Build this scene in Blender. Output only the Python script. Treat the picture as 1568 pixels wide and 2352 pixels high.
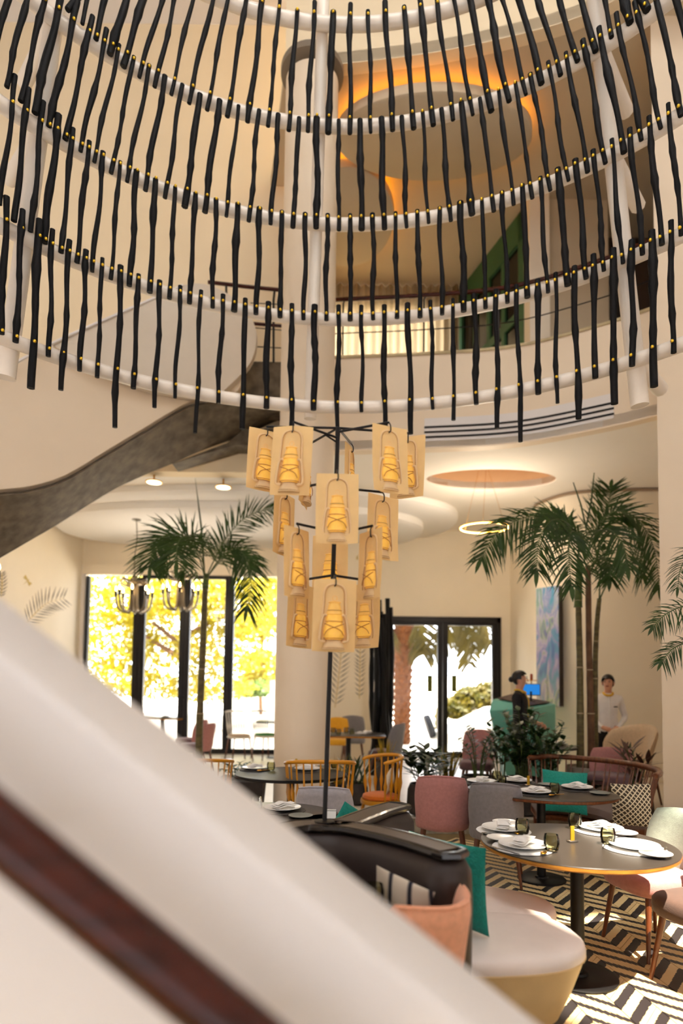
import bpy, bmesh, math, random
from mathutils import Vector, Matrix, noise
random.seed(7)
R_ = math.radians
for o in list(bpy.data.objects): bpy.data.objects.remove(o)
scn = bpy.context.scene
COL = scn.collection

# ------------------------------------------------------------------ camera
FPX, CXP, EYE = 1450.0, 784.0, 1.62          # focal length in pixels of the 1568x2352 frame, eye height
PITCH, ROLL = R_(3.3), 0.012
CYP = 1575.0 - FPX*math.tan(PITCH)
cam_d = bpy.data.cameras.new('camera'); cam = bpy.data.objects.new('camera', cam_d); COL.objects.link(cam)
cam_d.sensor_fit = 'AUTO'; cam_d.sensor_width = 36.0; cam_d.lens = FPX*36.0/2352.0
cam_d.shift_y = (CYP-1176.0)/2352.0
CAMM = Matrix.Translation((0, 0, EYE)) @ Matrix.Rotation(math.pi/2+PITCH, 4, 'X') @ Matrix.Rotation(ROLL, 4, 'Z')
cam.matrix_world = CAMM
cam_d.clip_start = 0.05; cam_d.clip_end = 300
cam_d.dof.use_dof = True; cam_d.dof.focus_distance = 4.3; cam_d.dof.aperture_fstop = 0.85
scn.camera = cam
# ------------------------------------------------------------------ world, sun, exposure
w = bpy.data.worlds.new('sky'); scn.world = w; w.use_nodes = True
bg = w.node_tree.nodes['Background']; bg.inputs[0].default_value = (0.92, 0.97, 1.06, 1); bg.inputs[1].default_value = 7.0
sun_d = bpy.data.lights.new('sun', 'SUN'); sun_d.energy = 48.0; sun_d.angle = R_(0.6); sun_d.color = (1.0, 0.93, 0.82)
sun = bpy.data.objects.new('sun', sun_d); COL.objects.link(sun)
SUNV = Vector((0.12, -0.47, 1.0)).normalized()          # towards the sun
sun.rotation_euler = SUNV.to_track_quat('Z', 'Y').to_euler()
sky_d = bpy.data.lights.new('atrium_fill', 'AREA'); sky_d.shape = 'DISK'; sky_d.size = 3.4; sky_d.energy = 130.0; sky_d.color = (0.96, 0.98, 1.0)   # overhead fill added to brighten tables, seats and floor
sky_o = bpy.data.objects.new('atrium_fill', sky_d); COL.objects.link(sky_o); sky_o.location = (0.9, 2.2, 12.1)
scn.view_settings.view_transform = 'Standard'; scn.view_settings.look = 'None'
scn.view_settings.gamma = 1.0; scn.view_settings.use_curve_mapping = False
scn.view_settings.exposure = -0.06
scn.cycles.use_denoising = True
scn.cycles.max_bounces = 10; scn.cycles.diffuse_bounces = 5; scn.cycles.transparent_max_bounces = 12
scn.cycles.sample_clamp_indirect = 6.0
scn.cycles.caustics_reflective = False; scn.cycles.caustics_refractive = False

# ------------------------------------------------------------------ pixel -> place
_R3 = CAMM.to_3x3()
def ray(x, y): return _R3 @ Vector(((x-CXP)/FPX, -(y-CYP)/FPX, -1.0))
def atD(x, y, D):
    d = ray(x, y); return Vector((0, 0, EYE)) + d*(D/d.y)
def atZ(x, y, z):
    d = ray(x, y); return Vector((0, 0, EYE)) + d*((z-EYE)/d.z)
def proj(p):
    q = _R3.transposed() @ (Vector(p)-Vector((0, 0, EYE)))
    return CXP+FPX*q.x/-q.z, CYP-FPX*q.y/-q.z

# ------------------------------------------------------------------ materials
def lin(c):
    return tuple((v/255/12.92 if v/255 <= 0.04045 else ((v/255+0.055)/1.055)**2.4) for v in c)
MATS = {}
def mat(name, col, rough=0.6, metal=0.0, var=0.0, vscale=8.0, bump=0.0, bscale=60.0, emit=None, estr=0.0, trans=0.0,
        ior=1.45, col2=None, spec=0.5, stretch=None, translucent=0.0, coat=0.0, sheen=0.0):
    if name in MATS: return MATS[name]
    m = bpy.data.materials.new(name); m.use_nodes = True; nt = m.node_tree; b = nt.nodes['Principled BSDF']
    c = (*lin(col), 1)
    b.inputs['Base Color'].default_value = c; b.inputs['Roughness'].default_value = rough
    b.inputs['Metallic'].default_value = metal; b.inputs['IOR'].default_value = ior
    b.inputs['Specular IOR Level'].default_value = spec
    b.inputs['Coat Weight'].default_value = coat; b.inputs['Sheen Weight'].default_value = sheen
    if trans: b.inputs['Transmission Weight'].default_value = trans
    if emit: b.inputs['Emission Color'].default_value = (*lin(emit), 1); b.inputs['Emission Strength'].default_value = estr
    co = nt.nodes.new('ShaderNodeTexCoord'); mp = nt.nodes.new('ShaderNodeMapping')
    nt.links.new(co.outputs['Object'], mp.inputs['Vector'])
    if stretch: mp.inputs['Scale'].default_value = stretch
    if var or col2:
        n = nt.nodes.new('ShaderNodeTexNoise'); n.inputs['Scale'].default_value = vscale; n.inputs['Detail'].default_value = 5
        nt.links.new(mp.outputs[0], n.inputs['Vector'])
        r = nt.nodes.new('ShaderNodeValToRGB')
        r.color_ramp.elements[0].position = 0.32; r.color_ramp.elements[1].position = 0.68
        a = c if not col2 else (*lin(col2), 1)
        if col2: r.color_ramp.elements[0].color = a; r.color_ramp.elements[1].color = c
        else:
            r.color_ramp.elements[0].color = (*[v*(1-var) for v in c[:3]], 1); r.color_ramp.elements[1].color = (*[min(1, v*(1+var*0.6)) for v in c[:3]], 1)
        nt.links.new(n.outputs[0], r.inputs[0]); nt.links.new(r.outputs[0], b.inputs['Base Color'])
    if bump:
        n2 = nt.nodes.new('ShaderNodeTexNoise'); n2.inputs['Scale'].default_value = bscale; n2.inputs['Detail'].default_value = 4
        nt.links.new(mp.outputs[0], n2.inputs['Vector'])
        bp = nt.nodes.new('ShaderNodeBump'); bp.inputs['Strength'].default_value = bump; bp.inputs['Distance'].default_value = 0.01
        nt.links.new(n2.outputs[0], bp.inputs['Height']); nt.links.new(bp.outputs[0], b.inputs['Normal'])
    if translucent:
        tr = nt.nodes.new('ShaderNodeBsdfTranslucent'); tr.inputs[0].default_value = c
        mx = nt.nodes.new('ShaderNodeMixShader'); mx.inputs[0].default_value = translucent
        out = nt.nodes['Material Output']
        nt.links.new(b.outputs[0], mx.inputs[1]); nt.links.new(tr.outputs[0], mx.inputs[2]); nt.links.new(mx.outputs[0], out.inputs['Surface'])
    MATS[name] = m; return m

white = mat('white_paint', (230, 223, 217), 0.55, var=0.02, vscale=2, bump=0.03, bscale=120)
atriumc = mat('atrium_cream_plaster', (240, 220, 184), 0.8, var=0.03, vscale=1.5, bump=0.05, bscale=150)
cloudm = mat('cloud_white_plaster', (248, 244, 238), 0.85, var=0.01, vscale=1.5)
warmwhite = mat('warm_white_paint', (236, 216, 188), 0.55, var=0.02, vscale=2, bump=0.03, bscale=120)
cream = mat('cream_plaster', (240, 227, 204), 0.8, var=0.03, vscale=1.5, bump=0.05, bscale=150)
ceilm = mat('ceiling_plaster', (243, 235, 222), 0.85, var=0.02, vscale=1.5, bump=0.03, bscale=150)
upper_beige = mat('beige_plaster', (206, 188, 158), 0.8, var=0.04, vscale=1.5, bump=0.04, bscale=150)
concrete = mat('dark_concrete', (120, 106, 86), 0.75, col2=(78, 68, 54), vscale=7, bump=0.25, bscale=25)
stepc = mat('step_concrete', (172, 160, 136), 0.8, col2=(120, 106, 84), vscale=9, bump=0.25, bscale=40)
stonef = mat('pale_stone_floor', (214, 202, 182), 0.35, var=0.06, vscale=3)
blackfr = mat('black_aluminium', (26, 22, 21), 0.4, metal=0.3, var=0.2, vscale=6)
charred = mat('charred_wood', (13, 11, 11), 0.62, var=0.5, vscale=22, spec=0.25, bump=0.7, bscale=45, stretch=(1, 1, 0.25))
gold = mat('brass_bolt', (245, 200, 60), 0.28, metal=0.85, var=0.05, vscale=30)
brass = mat('brass', (214, 160, 60), 0.25, metal=1.0, var=0.1, vscale=20)
pipew = mat('white_steel_pipe', (242, 228, 210), 0.35, var=0.015, vscale=3)
mahog = mat('mahogany_rail', (74, 24, 8), 0.25, col2=(44, 12, 4), vscale=5, stretch=(1, 9, 9), coat=0.1, spec=0.35)
walnut = mat('walnut_wood', (120, 66, 32), 0.4, col2=(78, 38, 16), vscale=9, stretch=(6, 6, 1), coat=0.2)
legwood = mat('dark_chair_leg_wood', (112, 58, 26), 0.38, col2=(78, 36, 14), vscale=9, stretch=(6, 6, 1), coat=0.2)
blackmetal = mat('black_powder_metal', (24, 22, 22), 0.45, metal=0.4, var=0.15, vscale=12)
tabletop = mat('dark_laminate', (56, 49, 44), 0.3, var=0.08, vscale=14)
plyedge = mat('plywood_edge', (206, 142, 56), 0.4, col2=(150, 92, 30), vscale=12, stretch=(1, 1, 14))
leather = mat('dark_brown_leather', (50, 40, 37), 0.42, var=0.12, vscale=9, bump=0.12, bscale=220)
capwood = mat('dark_stained_cap', (78, 64, 54), 0.4, var=0.12, vscale=10)
blacktrim = mat('black_lacquer_trim', (24, 20, 19), 0.25, var=0.1, vscale=10, coat=0.3)
creamleather = mat('cream_leather', (236, 222, 213), 0.4, var=0.04, vscale=6, bump=0.1, bscale=180)
tanleather = mat('tan_leather', (214, 184, 134), 0.5, var=0.08, vscale=5, bump=0.1, bscale=180)
def fabric(name, col): return mat(name, col, 0.9, var=0.1, vscale=40, bump=0.3, bscale=260, sheen=0.25)
pinkf = fabric('dusty_pink_fabric', (184, 126, 122)); greyf = fabric('grey_fabric', (128, 124, 128)); sagef = fabric('sage_fabric', (150, 160, 146))
peachf = fabric('peach_velvet', (240, 172, 136)); palegrey = fabric('pale_grey_fabric', (176, 172, 178)); brownf = fabric('brown_tweed', (86, 60, 48))
tealf = mat('teal_knit', (16, 140, 126), 0.85, var=0.15, vscale=60, bump=0.8, bscale=120, sheen=0.2)
beigef = fabric('beige_fabric', (206, 180, 148)); mustardf = fabric('mustard_fabric', (224, 164, 40)); orangef = fabric('orange_seat_fabric', (214, 110, 20))
greenf = fabric('green_fabric', (70, 160, 70)); ivoryf = fabric('ivory_fabric', (226, 214, 190)); mauvef = fabric('mauve_fabric', (112, 84, 88))
yellowp = mat('mustard_lacquer', (206, 138, 22), 0.3, var=0.08, vscale=10, coat=0.3)
whitep = mat('white_lacquer_wood', (232, 226, 214), 0.4, var=0.03, vscale=10)
porcelain = mat('white_porcelain', (240, 238, 234), 0.2, var=0.02, vscale=8)
greyplate = mat('grey_stoneware', (120, 126, 122), 0.35, var=0.1, vscale=12)
linen = mat('white_linen', (238, 234, 230), 0.9, var=0.04, vscale=30, bump=0.3, bscale=300)
steel = mat('steel', (190, 186, 180), 0.25, metal=1.0, var=0.04, vscale=20)
clearglass = mat('window_glass', (250, 252, 250), 0.0, trans=1.0, ior=1.0)
leafm = mat('palm_leaf', (52, 78, 26), 0.45, col2=(30, 50, 16), vscale=6, translucent=0.3)
leaf2 = mat('glossy_leaf', (36, 76, 28), 0.3, col2=(20, 48, 16), vscale=9, translucent=0.15)
leaf3 = mat('dark_leaf', (42, 66, 34), 0.4, col2=(24, 40, 20), vscale=9, translucent=0.15)
grassm = mat('dry_grass', (190, 156, 50), 0.7, col2=(120, 110, 36), vscale=12, translucent=0.2)
stemm = mat('green_stem', (84, 100, 44), 0.5, col2=(52, 66, 26), vscale=12)
trunkm = mat('palm_stem', (104, 92, 52), 0.55, col2=(70, 60, 34), vscale=8, bump=0.3, bscale=30, stretch=(1, 1, 3))
trunkbr = mat('brown_palm_stem', (116, 82, 56), 0.7, col2=(82, 54, 36), vscale=8, bump=0.4, bscale=30)
potm = mat('dark_clay_pot', (64, 56, 50), 0.7, col2=(42, 36, 32), vscale=8, bump=0.3, bscale=30)
potl = mat('pale_planter', (176, 164, 146), 0.7, var=0.08, vscale=6, bump=0.1, bscale=60)
soil = mat('soil', (42, 32, 24), 0.95, var=0.3, vscale=40, bump=0.8, bscale=60)
vellum = mat('vellum_sheet', (252, 222, 160), 0.6, var=0.06, vscale=14, bump=0.15, bscale=40, translucent=0.35)
vellum2 = mat('molded_vellum', (252, 222, 170), 0.5, var=0.08, vscale=20, bump=0.2, bscale=40, translucent=0.3)
globem = mat('lit_lantern_globe', (240, 186, 84), 0.4, var=0.2, vscale=30, emit=(255, 190, 70), estr=0.3)
bulbm = mat('warm_bulb', (255, 220, 160), 0.3, emit=(255, 205, 120), estr=45)
ledm = mat('warm_led', (255, 200, 120), 0.3, emit=(255, 190, 90), estr=30)
amberm = mat('amber_cove_led', (255, 170, 40), 0.3, emit=(255, 172, 24), estr=10)
chrome = mat('polished_nickel', (112, 100, 82), 0.35, metal=0.6, var=0.05, vscale=8)
tealp = mat('teal_lacquer', (104, 178, 162), 0.35, var=0.05, vscale=5)
darkin = mat('dark_wood_tray', (58, 34, 22), 0.5, var=0.2, vscale=9)
skinm = mat('skin', (208, 152, 122), 0.5, var=0.04, vscale=14, sheen=0.1); hairm = mat('black_hair', (20, 14, 12), 0.45, var=0.3, vscale=30, stretch=(8, 8, 1))
blackcl = mat('black_cloth', (24, 22, 24), 0.85, var=0.2, vscale=20, bump=0.2, bscale=60); whitecl = mat('white_cloth', (232, 226, 222), 0.85, var=0.04, vscale=20, bump=0.25, bscale=25)
goldcl = mat('yellow_collar_cloth', (222, 176, 60), 0.7, var=0.1, vscale=30); lipm = mat('lip', (140, 60, 54), 0.5); eyem = mat('eye_dark', (18, 12, 10), 0.3)
greenfr = mat('green_painted_frame', (58, 100, 64), 0.5, var=0.08, vscale=5); darkglass = mat('dark_glass', (12, 14, 13), 0.12, var=0.2, vscale=3); purple = mat('purple_panel', (70, 60, 130), 0.6)
curtainm = mat('striped_curtain', (226, 214, 192), 0.8, col2=(74, 56, 38), vscale=5, stretch=(6, 0.2, 0.02), translucent=0.7)
outw = mat('outdoor_white', (244, 240, 232), 0.8, var=0.03, vscale=0.6); outg = mat('outdoor_paving', (232, 224, 208), 0.8, var=0.05, vscale=1)
treeleaf = mat('sunlit_leaf', (168, 152, 20), 0.5, col2=(108, 106, 12), vscale=2, translucent=0.5)
hedgeleaf = mat('hedge_leaf', (100, 86, 12), 0.5, col2=(54, 60, 10), vscale=3, translucent=0.4); barkm = mat('bark', (112, 80, 50), 0.8, col2=(74, 50, 30), vscale=6, bump=0.5, bscale=12)
datebark = mat('date_palm_bark', (118, 72, 36), 0.85, col2=(82, 46, 20), vscale=9, bump=0.5, bscale=14); datefrond = mat('date_frond', (96, 84, 30), 0.6, col2=(66, 62, 20), vscale=5, translucent=0.4)
screenm = mat('blue_screen', (20, 110, 190), 0.3, emit=(20, 120, 205), estr=0.9)
signm = mat('olive_sign', (104, 110, 24), 0.5, var=0.05); signt = mat('sign_letter', (30, 34, 10), 0.5)
muralg = mat('mural_ink', (126, 112, 92), 0.8, var=0.2, vscale=30); muraly = mat('mural_ochre', (206, 178, 104), 0.8, var=0.1, vscale=30)
outchair = mat('outdoor_white_plastic', (246, 240, 228), 0.5, var=0.02)

# ------------------------------------------------------------------ geometry helpers: a shape is (verts, faces)
def J(*gs):
    V, Fc = [], []
    for v, f in gs:
        o = len(V); V += list(v); Fc += [tuple(i+o for i in q) for q in f]
    return V, Fc
def X(g, loc=(0, 0, 0), rot=(0, 0, 0), sc=(1, 1, 1)):
    m = Matrix.Translation(loc) @ Matrix.Rotation(rot[2], 4, 'Z') @ Matrix.Rotation(rot[1], 4, 'Y') @ Matrix.Rotation(rot[0], 4, 'X') @ Matrix.Diagonal((*sc, 1))
    return [m @ Vector(v) for v in g[0]], g[1]
def box(a, b, bev=0.0):
    (x0, y0, z0), (x1, y1, z1) = a, b
    if bev <= 0:
        v = [Vector(p) for p in ((x0, y0, z0), (x1, y0, z0), (x1, y1, z0), (x0, y1, z0), (x0, y0, z1), (x1, y0, z1), (x1, y1, z1), (x0, y1, z1))]
        return v, [(0, 3, 2, 1), (4, 5, 6, 7), (0, 1, 5, 4), (1, 2, 6, 5), (2, 3, 7, 6), (3, 0, 4, 7)]
    c = [(x0+bev, y0), (x1-bev, y0), (x1, y0+bev), (x1, y1-bev), (x1-bev, y1), (x0+bev, y1), (x0, y1-bev), (x0, y0+bev)]
    cx, cy = (x0+x1)/2, (y0+y1)/2
    sx, sy = max(0.01, (x1-x0-2*bev)/(x1-x0)), max(0.01, (y1-y0-2*bev)/(y1-y0))
    inner = [((x-cx)*sx+cx, (y-cy)*sy+cy) for x, y in c]
    return loft([[(x, y, z0) for x, y in inner], [(x, y, z0+bev) for x, y in c], [(x, y, z1-bev) for x, y in c], [(x, y, z1) for x, y in inner]])
def loft(rings, cap=True, closed=True):
    V = [Vector(p) for r in rings for p in r]; n = len(rings[0]); Fc = []
    for i in range(len(rings)-1):
        for j in range(n if closed else n-1):
            a, b = i*n+j, i*n+(j+1) % n; Fc.append((a, b, b+n, a+n))
    if cap and closed:
        Fc.append(tuple(range(n-1, -1, -1))); o = (len(rings)-1)*n; Fc.append(tuple(range(o, o+n)))
    return V, Fc
def lathe(prof, n=20, cap=True):
    return loft([[(r*math.cos(2*math.pi*k/n), r*math.sin(2*math.pi*k/n), z) for k in range(n)] for r, z in prof], cap)
def tube(pts, rad, n=8, cap=True, closed=False):
    P = [Vector(p) for p in pts]; m = len(P)
    if not hasattr(rad, '__len__'): rad = [rad]*m
    T = []
    for i in range(m):
        a = P[i-1] if (i > 0 or closed) else P[i]; b = P[(i+1) % m] if (i < m-1 or closed) else P[i]
        t = (b-a); T.append(t.normalized() if t.length > 1e-9 else Vector((0, 0, 1)))
    u = T[0].orthogonal().normalized(); rings = []
    for i in range(m):
        u = (u-T[i]*u.dot(T[i])); u = u.normalized() if u.length > 1e-6 else T[i].orthogonal().normalized()
        w_ = T[i].cross(u)
        rings.append([P[i]+(u*math.cos(2*math.pi*k/n)+w_*math.sin(2*math.pi*k/n))*rad[i] for k in range(n)])
    if closed: rings.append(rings[0]); return loft(rings, False)
    return loft(rings, cap)
def spline(pts, k=6):
    P = [Vector(p) for p in pts]; out = []
    for i in range(len(P)-1):
        p0, p1, p2, p3 = P[max(0, i-1)], P[i], P[i+1], P[min(len(P)-1, i+2)]
        for j in range(k):
            t = j/k
            out.append(0.5*((2*p1)+(p2-p0)*t+(2*p0-5*p1+4*p2-p3)*t*t+(3*p1-p0-3*p2+p3)*t**3))
    out.append(P[-1]); return out
def prism(poly, z0, z1, hole=None):
    n = len(poly)
    v = [Vector((x, y, z0)) for x, y in poly]+[Vector((x, y, z1)) for x, y in poly]
    f = [(i, (i+1) % n, (i+1) % n+n, i+n) for i in range(n)]
    return v, f+[tuple(range(n-1, -1, -1)), tuple(range(n, 2*n))]
def strip(A, B, thick=None):
    """ruled sheet between polylines A and B, optional thickness vector"""
    A = [Vector(p) for p in A]; B = [Vector(p) for p in B]; n = len(A)
    if thick is None:
        return A+B, [(i, i+1, i+1+n, i+n) for i in range(n-1)]
    t = Vector(thick)
    return loft([[A[i], B[i], B[i]+t, A[i]+t] for i in range(n)])
def panel(front, off):
    """solid from a front polygon (any 3D points) and an offset vector"""
    P = [Vector(p) for p in front]; n = len(P); o = Vector(off)
    return P+[p+o for p in P], [tuple(range(n-1, -1, -1)), tuple(range(n, 2*n))]+[(i, (i+1) % n, (i+1) % n+n, i+n) for i in range(n)]
def pillow(fn, nrm, T, nu=14, nv=14, e=0.25, pw=0.5):
    """closed puffed sheet: fn(u,v) centre, u,v in [-1,1]; nrm(u,v) unit normal; T thickness"""
    V, Fc = [], []; top, bot = {}, {}
    for i in range(nu+1):
        for j in range(nv+1):
            u = math.sin((-1+2*i/nu)*math.pi/2*0.97)/math.sin(math.pi/2*0.97); v = math.sin((-1+2*j/nv)*math.pi/2*0.97)/math.sin(math.pi/2*0.97)
            d = min(1, max(0, (1-abs(u))/e))**pw * min(1, max(0, (1-abs(v))/e))**pw
            c = Vector(fn(u, v)); nn = Vector(nrm(u, v)); t = T/2*d
            edge = i in (0, nu) or j in (0, nv)
            top[i, j] = len(V); V.append(c+nn*t)
            if edge: bot[i, j] = top[i, j]
            else: bot[i, j] = len(V); V.append(c-nn*t)
    for i in range(nu):
        for j in range(nv):
            Fc.append((top[i, j], top[i+1, j], top[i+1, j+1], top[i, j+1]))
            q = (bot[i, j], bot[i, j+1], bot[i+1, j+1], bot[i+1, j]); Fc.append(q)
    return V, Fc
def sphere(c=(0, 0, 0), r=(1, 1, 1), n=14, m=9):
    if not hasattr(r, '__len__'): r = (r, r, r)
    return X(lathe([(max(1e-4, math.sin(math.pi*i/m)), -math.cos(math.pi*i/m)) for i in range(m+1)], n), c, (0, 0, 0), r)
def disc_to_square(u, v, p=0.5):
    return u*math.sqrt(max(0, 1-p*v*v)), v*math.sqrt(max(0, 1-p*u*u))

# ------------------------------------------------------------------ objects
TM = {}
def thing(name, label, cat, loc=(0, 0, 0), rz=0.0, group=None):
    o = bpy.data.objects.new(name, None); COL.objects.link(o); o.empty_display_size = 0.1
    o.location = loc; o.rotation_euler = (0, 0, rz)
    o['label'] = label; o['category'] = cat
    if group: o['group'] = group
    TM[o.name] = (Matrix.Translation(loc) @ Matrix.Rotation(rz, 4, 'Z')); return o
def mesh(name, g, m, smooth=True, ang=42):
    me = bpy.data.meshes.new(name); me.from_pydata([tuple(v) for v in g[0]], [], [tuple(f) for f in g[1]]); me.validate(); me.update()
    for mm in (m if isinstance(m, (list, tuple)) else [m]): me.materials.append(mm)
    bm = bmesh.new(); bm.from_mesh(me); bmesh.ops.recalc_face_normals(bm, faces=bm.faces); bm.to_mesh(me); bm.free()
    if smooth:
        me.polygons.foreach_set('use_smooth', [True]*len(me.polygons))
        me.set_sharp_from_angle(angle=R_(ang))
    return me
def add(name, g, m, parent=None, world=False, smooth=True, ang=42, label=None, kind=None):
    """part under a thing (local coordinates unless world=True)"""
    if world and parent is not None:
        inv = TM[parent.name].inverted(); g = ([inv @ Vector(v) for v in g[0]], g[1])
    o = bpy.data.objects.new(name, mesh(name, g, m, smooth, ang)); COL.objects.link(o)
    if parent is not None: o.parent = parent
    TM[o.name] = TM[parent.name] if parent is not None else Matrix()
    if label: o['label'] = label
    if kind: o['kind'] = kind
    return o
def solo(name, g, m, label, cat, group=None, smooth=True, ang=42, kind=None):
    """a thing that is a single mesh given in world coordinates; origin put at its base"""
    V = [Vector(v) for v in g[0]]
    mn = Vector((min(v.x for v in V), min(v.y for v in V), min(v.z for v in V))); mx = Vector((max(v.x for v in V), max(v.y for v in V), max(v.z for v in V)))
    c = Vector(((mn.x+mx.x)/2, (mn.y+mx.y)/2, mn.z))
    o = bpy.data.objects.new(name, mesh(name, ([v-c for v in V], g[1]), m, smooth, ang)); COL.objects.link(o); o.location = c
    TM[o.name] = Matrix.Translation(c)
    o['label'] = label; o['category'] = cat
    if group: o['group'] = group
    if kind: o['kind'] = kind
    return o
def struct(name, g, m, label=None, smooth=False, ang=35):
    o = bpy.data.objects.new(name, mesh(name, g, m, smooth, ang)); COL.objects.link(o); o['kind'] = 'structure'
    TM[o.name] = Matrix()
    if label: o['label'] = label
    return o
def inst(name, me, parent, loc=(0, 0, 0), rot=(0, 0, 0), sc=(1, 1, 1)):
    o = bpy.data.objects.new(name, me); COL.objects.link(o); o.parent = parent; o.location = loc; o.rotation_euler = rot; o.scale = sc
    TM[o.name] = TM[parent.name]; return o
# ================================================================== THE SETTING
def glassmat():
    m = bpy.data.materials.new('clear_pane'); m.use_nodes = True; nt = m.node_tree; nt.nodes.remove(nt.nodes['Principled BSDF'])
    t = nt.nodes.new('ShaderNodeBsdfTransparent'); g = nt.nodes.new('ShaderNodeBsdfGlossy'); g.inputs['Roughness'].default_value = 0.02
    f = nt.nodes.new('ShaderNodeFresnel'); f.inputs[0].default_value = 1.35; mx = nt.nodes.new('ShaderNodeMixShader')
    nt.links.new(f.outputs[0], mx.inputs[0]); nt.links.new(t.outputs[0], mx.inputs[1]); nt.links.new(g.outputs[0], mx.inputs[2])
    nt.links.new(mx.outputs[0], nt.nodes['Material Output'].inputs['Surface']); return m
pane_m = glassmat()
def tumbler():
    m = glassmat(); m.name = 'smoked_glass'; t = [n for n in m.node_tree.nodes if n.type == 'BSDF_TRANSPARENT'][0]; t.inputs[0].default_value = (0.8, 0.79, 0.66, 1); return m
smokeglass = tumbler()
def plate(outer, holes, z0, z1):
    V, Fc = [], []
    bm = bmesh.new(); loops = []
    for lp in [outer]+holes:
        vs = [bm.verts.new((x, y, z0)) for x, y in lp]; loops.append(vs)
        for i in range(len(vs)): bm.edges.new((vs[i], vs[(i+1) % len(vs)]))
    bmesh.ops.triangle_fill(bm, use_beauty=True, use_dissolve=False, edges=bm.edges[:])
    bm.verts.index_update()
    for v in bm.verts: V.append(Vector(v.co))
    n = len(V); base = [tuple(v.index for v in f.verts) for f in bm.faces]
    V += [Vector((v.x, v.y, z1)) for v in V[:n]]
    Fc = base+[tuple(i+n for i in reversed(f)) for f in base]
    for vs in loops:
        for i in range(len(vs)):
            a, b = vs[i].index, vs[(i+1) % len(vs)].index; Fc.append((a, b, b+n, a+n))
    bm.free(); return V, Fc
def oval(cx, cy, rx, ry, n=48, p=2.0):
    out = []
    for k in range(n):
        a = 2*math.pi*k/n; c, s = math.cos(a), math.sin(a)
        out.append((cx+rx*math.copysign(abs(c)**(2/p), c), cy+ry*math.copysign(abs(s)**(2/p), s)))
    return out
ZC, ZR = 4.9, 0.15                       # ground-floor ceiling, raised floor
STEPY = 7.13
# floors
fl = struct('floor', box((-8, -4, -0.12), (7, STEPY+0.05, -0.008)), mat('grout', (120, 98, 62), 0.8, var=0.1, vscale=10), 'patterned tile floor around the tables')
rf = struct('floor_raised', box((-8, STEPY, -0.12), (7, 13.6, ZR)), stonef, 'pale stone raised floor leading to the glass doors')
add('step_face', box((-8, STEPY-0.03, -0.005), (7, STEPY+0.012, ZR+0.004)), stepc, rf, world=True)
# chevron tiles: two shapes of parallelogram, one with a thick soft band, one with thin serrated bands
def tilemat(kind):
    m = bpy.data.materials.new('tile_'+kind); m.use_nodes = True; nt = m.node_tree; b = nt.nodes['Principled BSDF']; N = nt.nodes.new; L = nt.links.new
    uv = N('ShaderNodeUVMap'); sp = N('ShaderNodeSeparateXYZ'); L(uv.outputs[0], sp.inputs[0])
    def M(op, a, b_=None, c=None):
        n = N('ShaderNodeMath'); n.operation = op
        for i, v in enumerate((a, b_, c)):
            if v is None: continue
            if isinstance(v, (int, float)): n.inputs[i].default_value = v
            else: L(v, n.inputs[i])
        return n.outputs[0]
    saw = M('MULTIPLY', M('SUBTRACT', M('FRACT', M('MULTIPLY', sp.outputs[0], 9.0)), 0.5), 0.9 if kind == 'serrated' else 0.15)
    nz = N('ShaderNodeTexNoise'); nz.inputs['Scale'].default_value = 30; co = N('ShaderNodeTexCoord'); L(co.outputs['Object'], nz.inputs['Vector'])
    v = M('ADD', sp.outputs[1], M('ADD', M('MULTIPLY', saw, 0.07), M('MULTIPLY', M('SUBTRACT', nz.outputs[0], 0.5), 0.07)))
    if kind == 'serrated':
        d = M('ABSOLUTE', M('SUBTRACT', M('FRACT', M('MULTIPLY', v, 2.0)), 0.5)); mask = M('LESS_THAN', d, 0.2)
    else:
        d = M('ABSOLUTE', M('SUBTRACT', M('FRACT', M('MULTIPLY', v, 2.0)), 0.5)); mask = M('LESS_THAN', d, 0.25)
    n3 = N('ShaderNodeTexNoise'); n3.inputs['Scale'].default_value = 6; L(co.outputs['Object'], n3.inputs['Vector'])
    rp = N('ShaderNodeValToRGB'); rp.color_ramp.elements[0].color = (*lin((216, 184, 124)), 1); rp.color_ramp.elements[1].color = (*lin((236, 212, 160)), 1); L(n3.outputs[0], rp.inputs[0])
    mx = N('ShaderNodeMix'); mx.data_type = 'RGBA'; L(mask, mx.inputs[0]); L(rp.outputs[0], mx.inputs[6]); mx.inputs[7].default_value = (*lin((42, 37, 38)), 1)
    L(mx.outputs[2], b.inputs['Base Color']); b.inputs['Roughness'].default_value = 0.42
    return m
TW, TH, TR = 0.2, 0.3, 0.2
def tilegeo(s):
    e = 0.0025; out = []
    for z in (-0.008, 0.0):
        out += [Vector((-TW/2+e, -TH/2-s*TR/2+e, z)), Vector((TW/2-e, -TH/2+s*TR/2+e, z)), Vector((TW/2-e, TH/2+s*TR/2-e, z)), Vector((-TW/2+e, TH/2-s*TR/2-e, z))]
    return out, [(4, 5, 6, 7), (0, 1, 5, 4), (1, 2, 6, 5), (2, 3, 7, 6), (3, 0, 4, 7)]
def adduv(me, per=1):
    u = me.uv_layers.new(name='UVMap')
    for p in me.polygons:
        for li in p.loop_indices:
            k = (me.loops[li].vertex_index % 8) % 4; u.data[li].uv = ((0, 0), (1, 0), (1, 1), (0, 1))[k]
tmesh = {}
for s, kd in ((1, 'thick'), (-1, 'serrated')):
    me = mesh('tile', tilegeo(s), tilemat(kd), False); adduv(me); tmesh[s] = me
TANG = R_(6); near, rest = [], []
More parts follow.
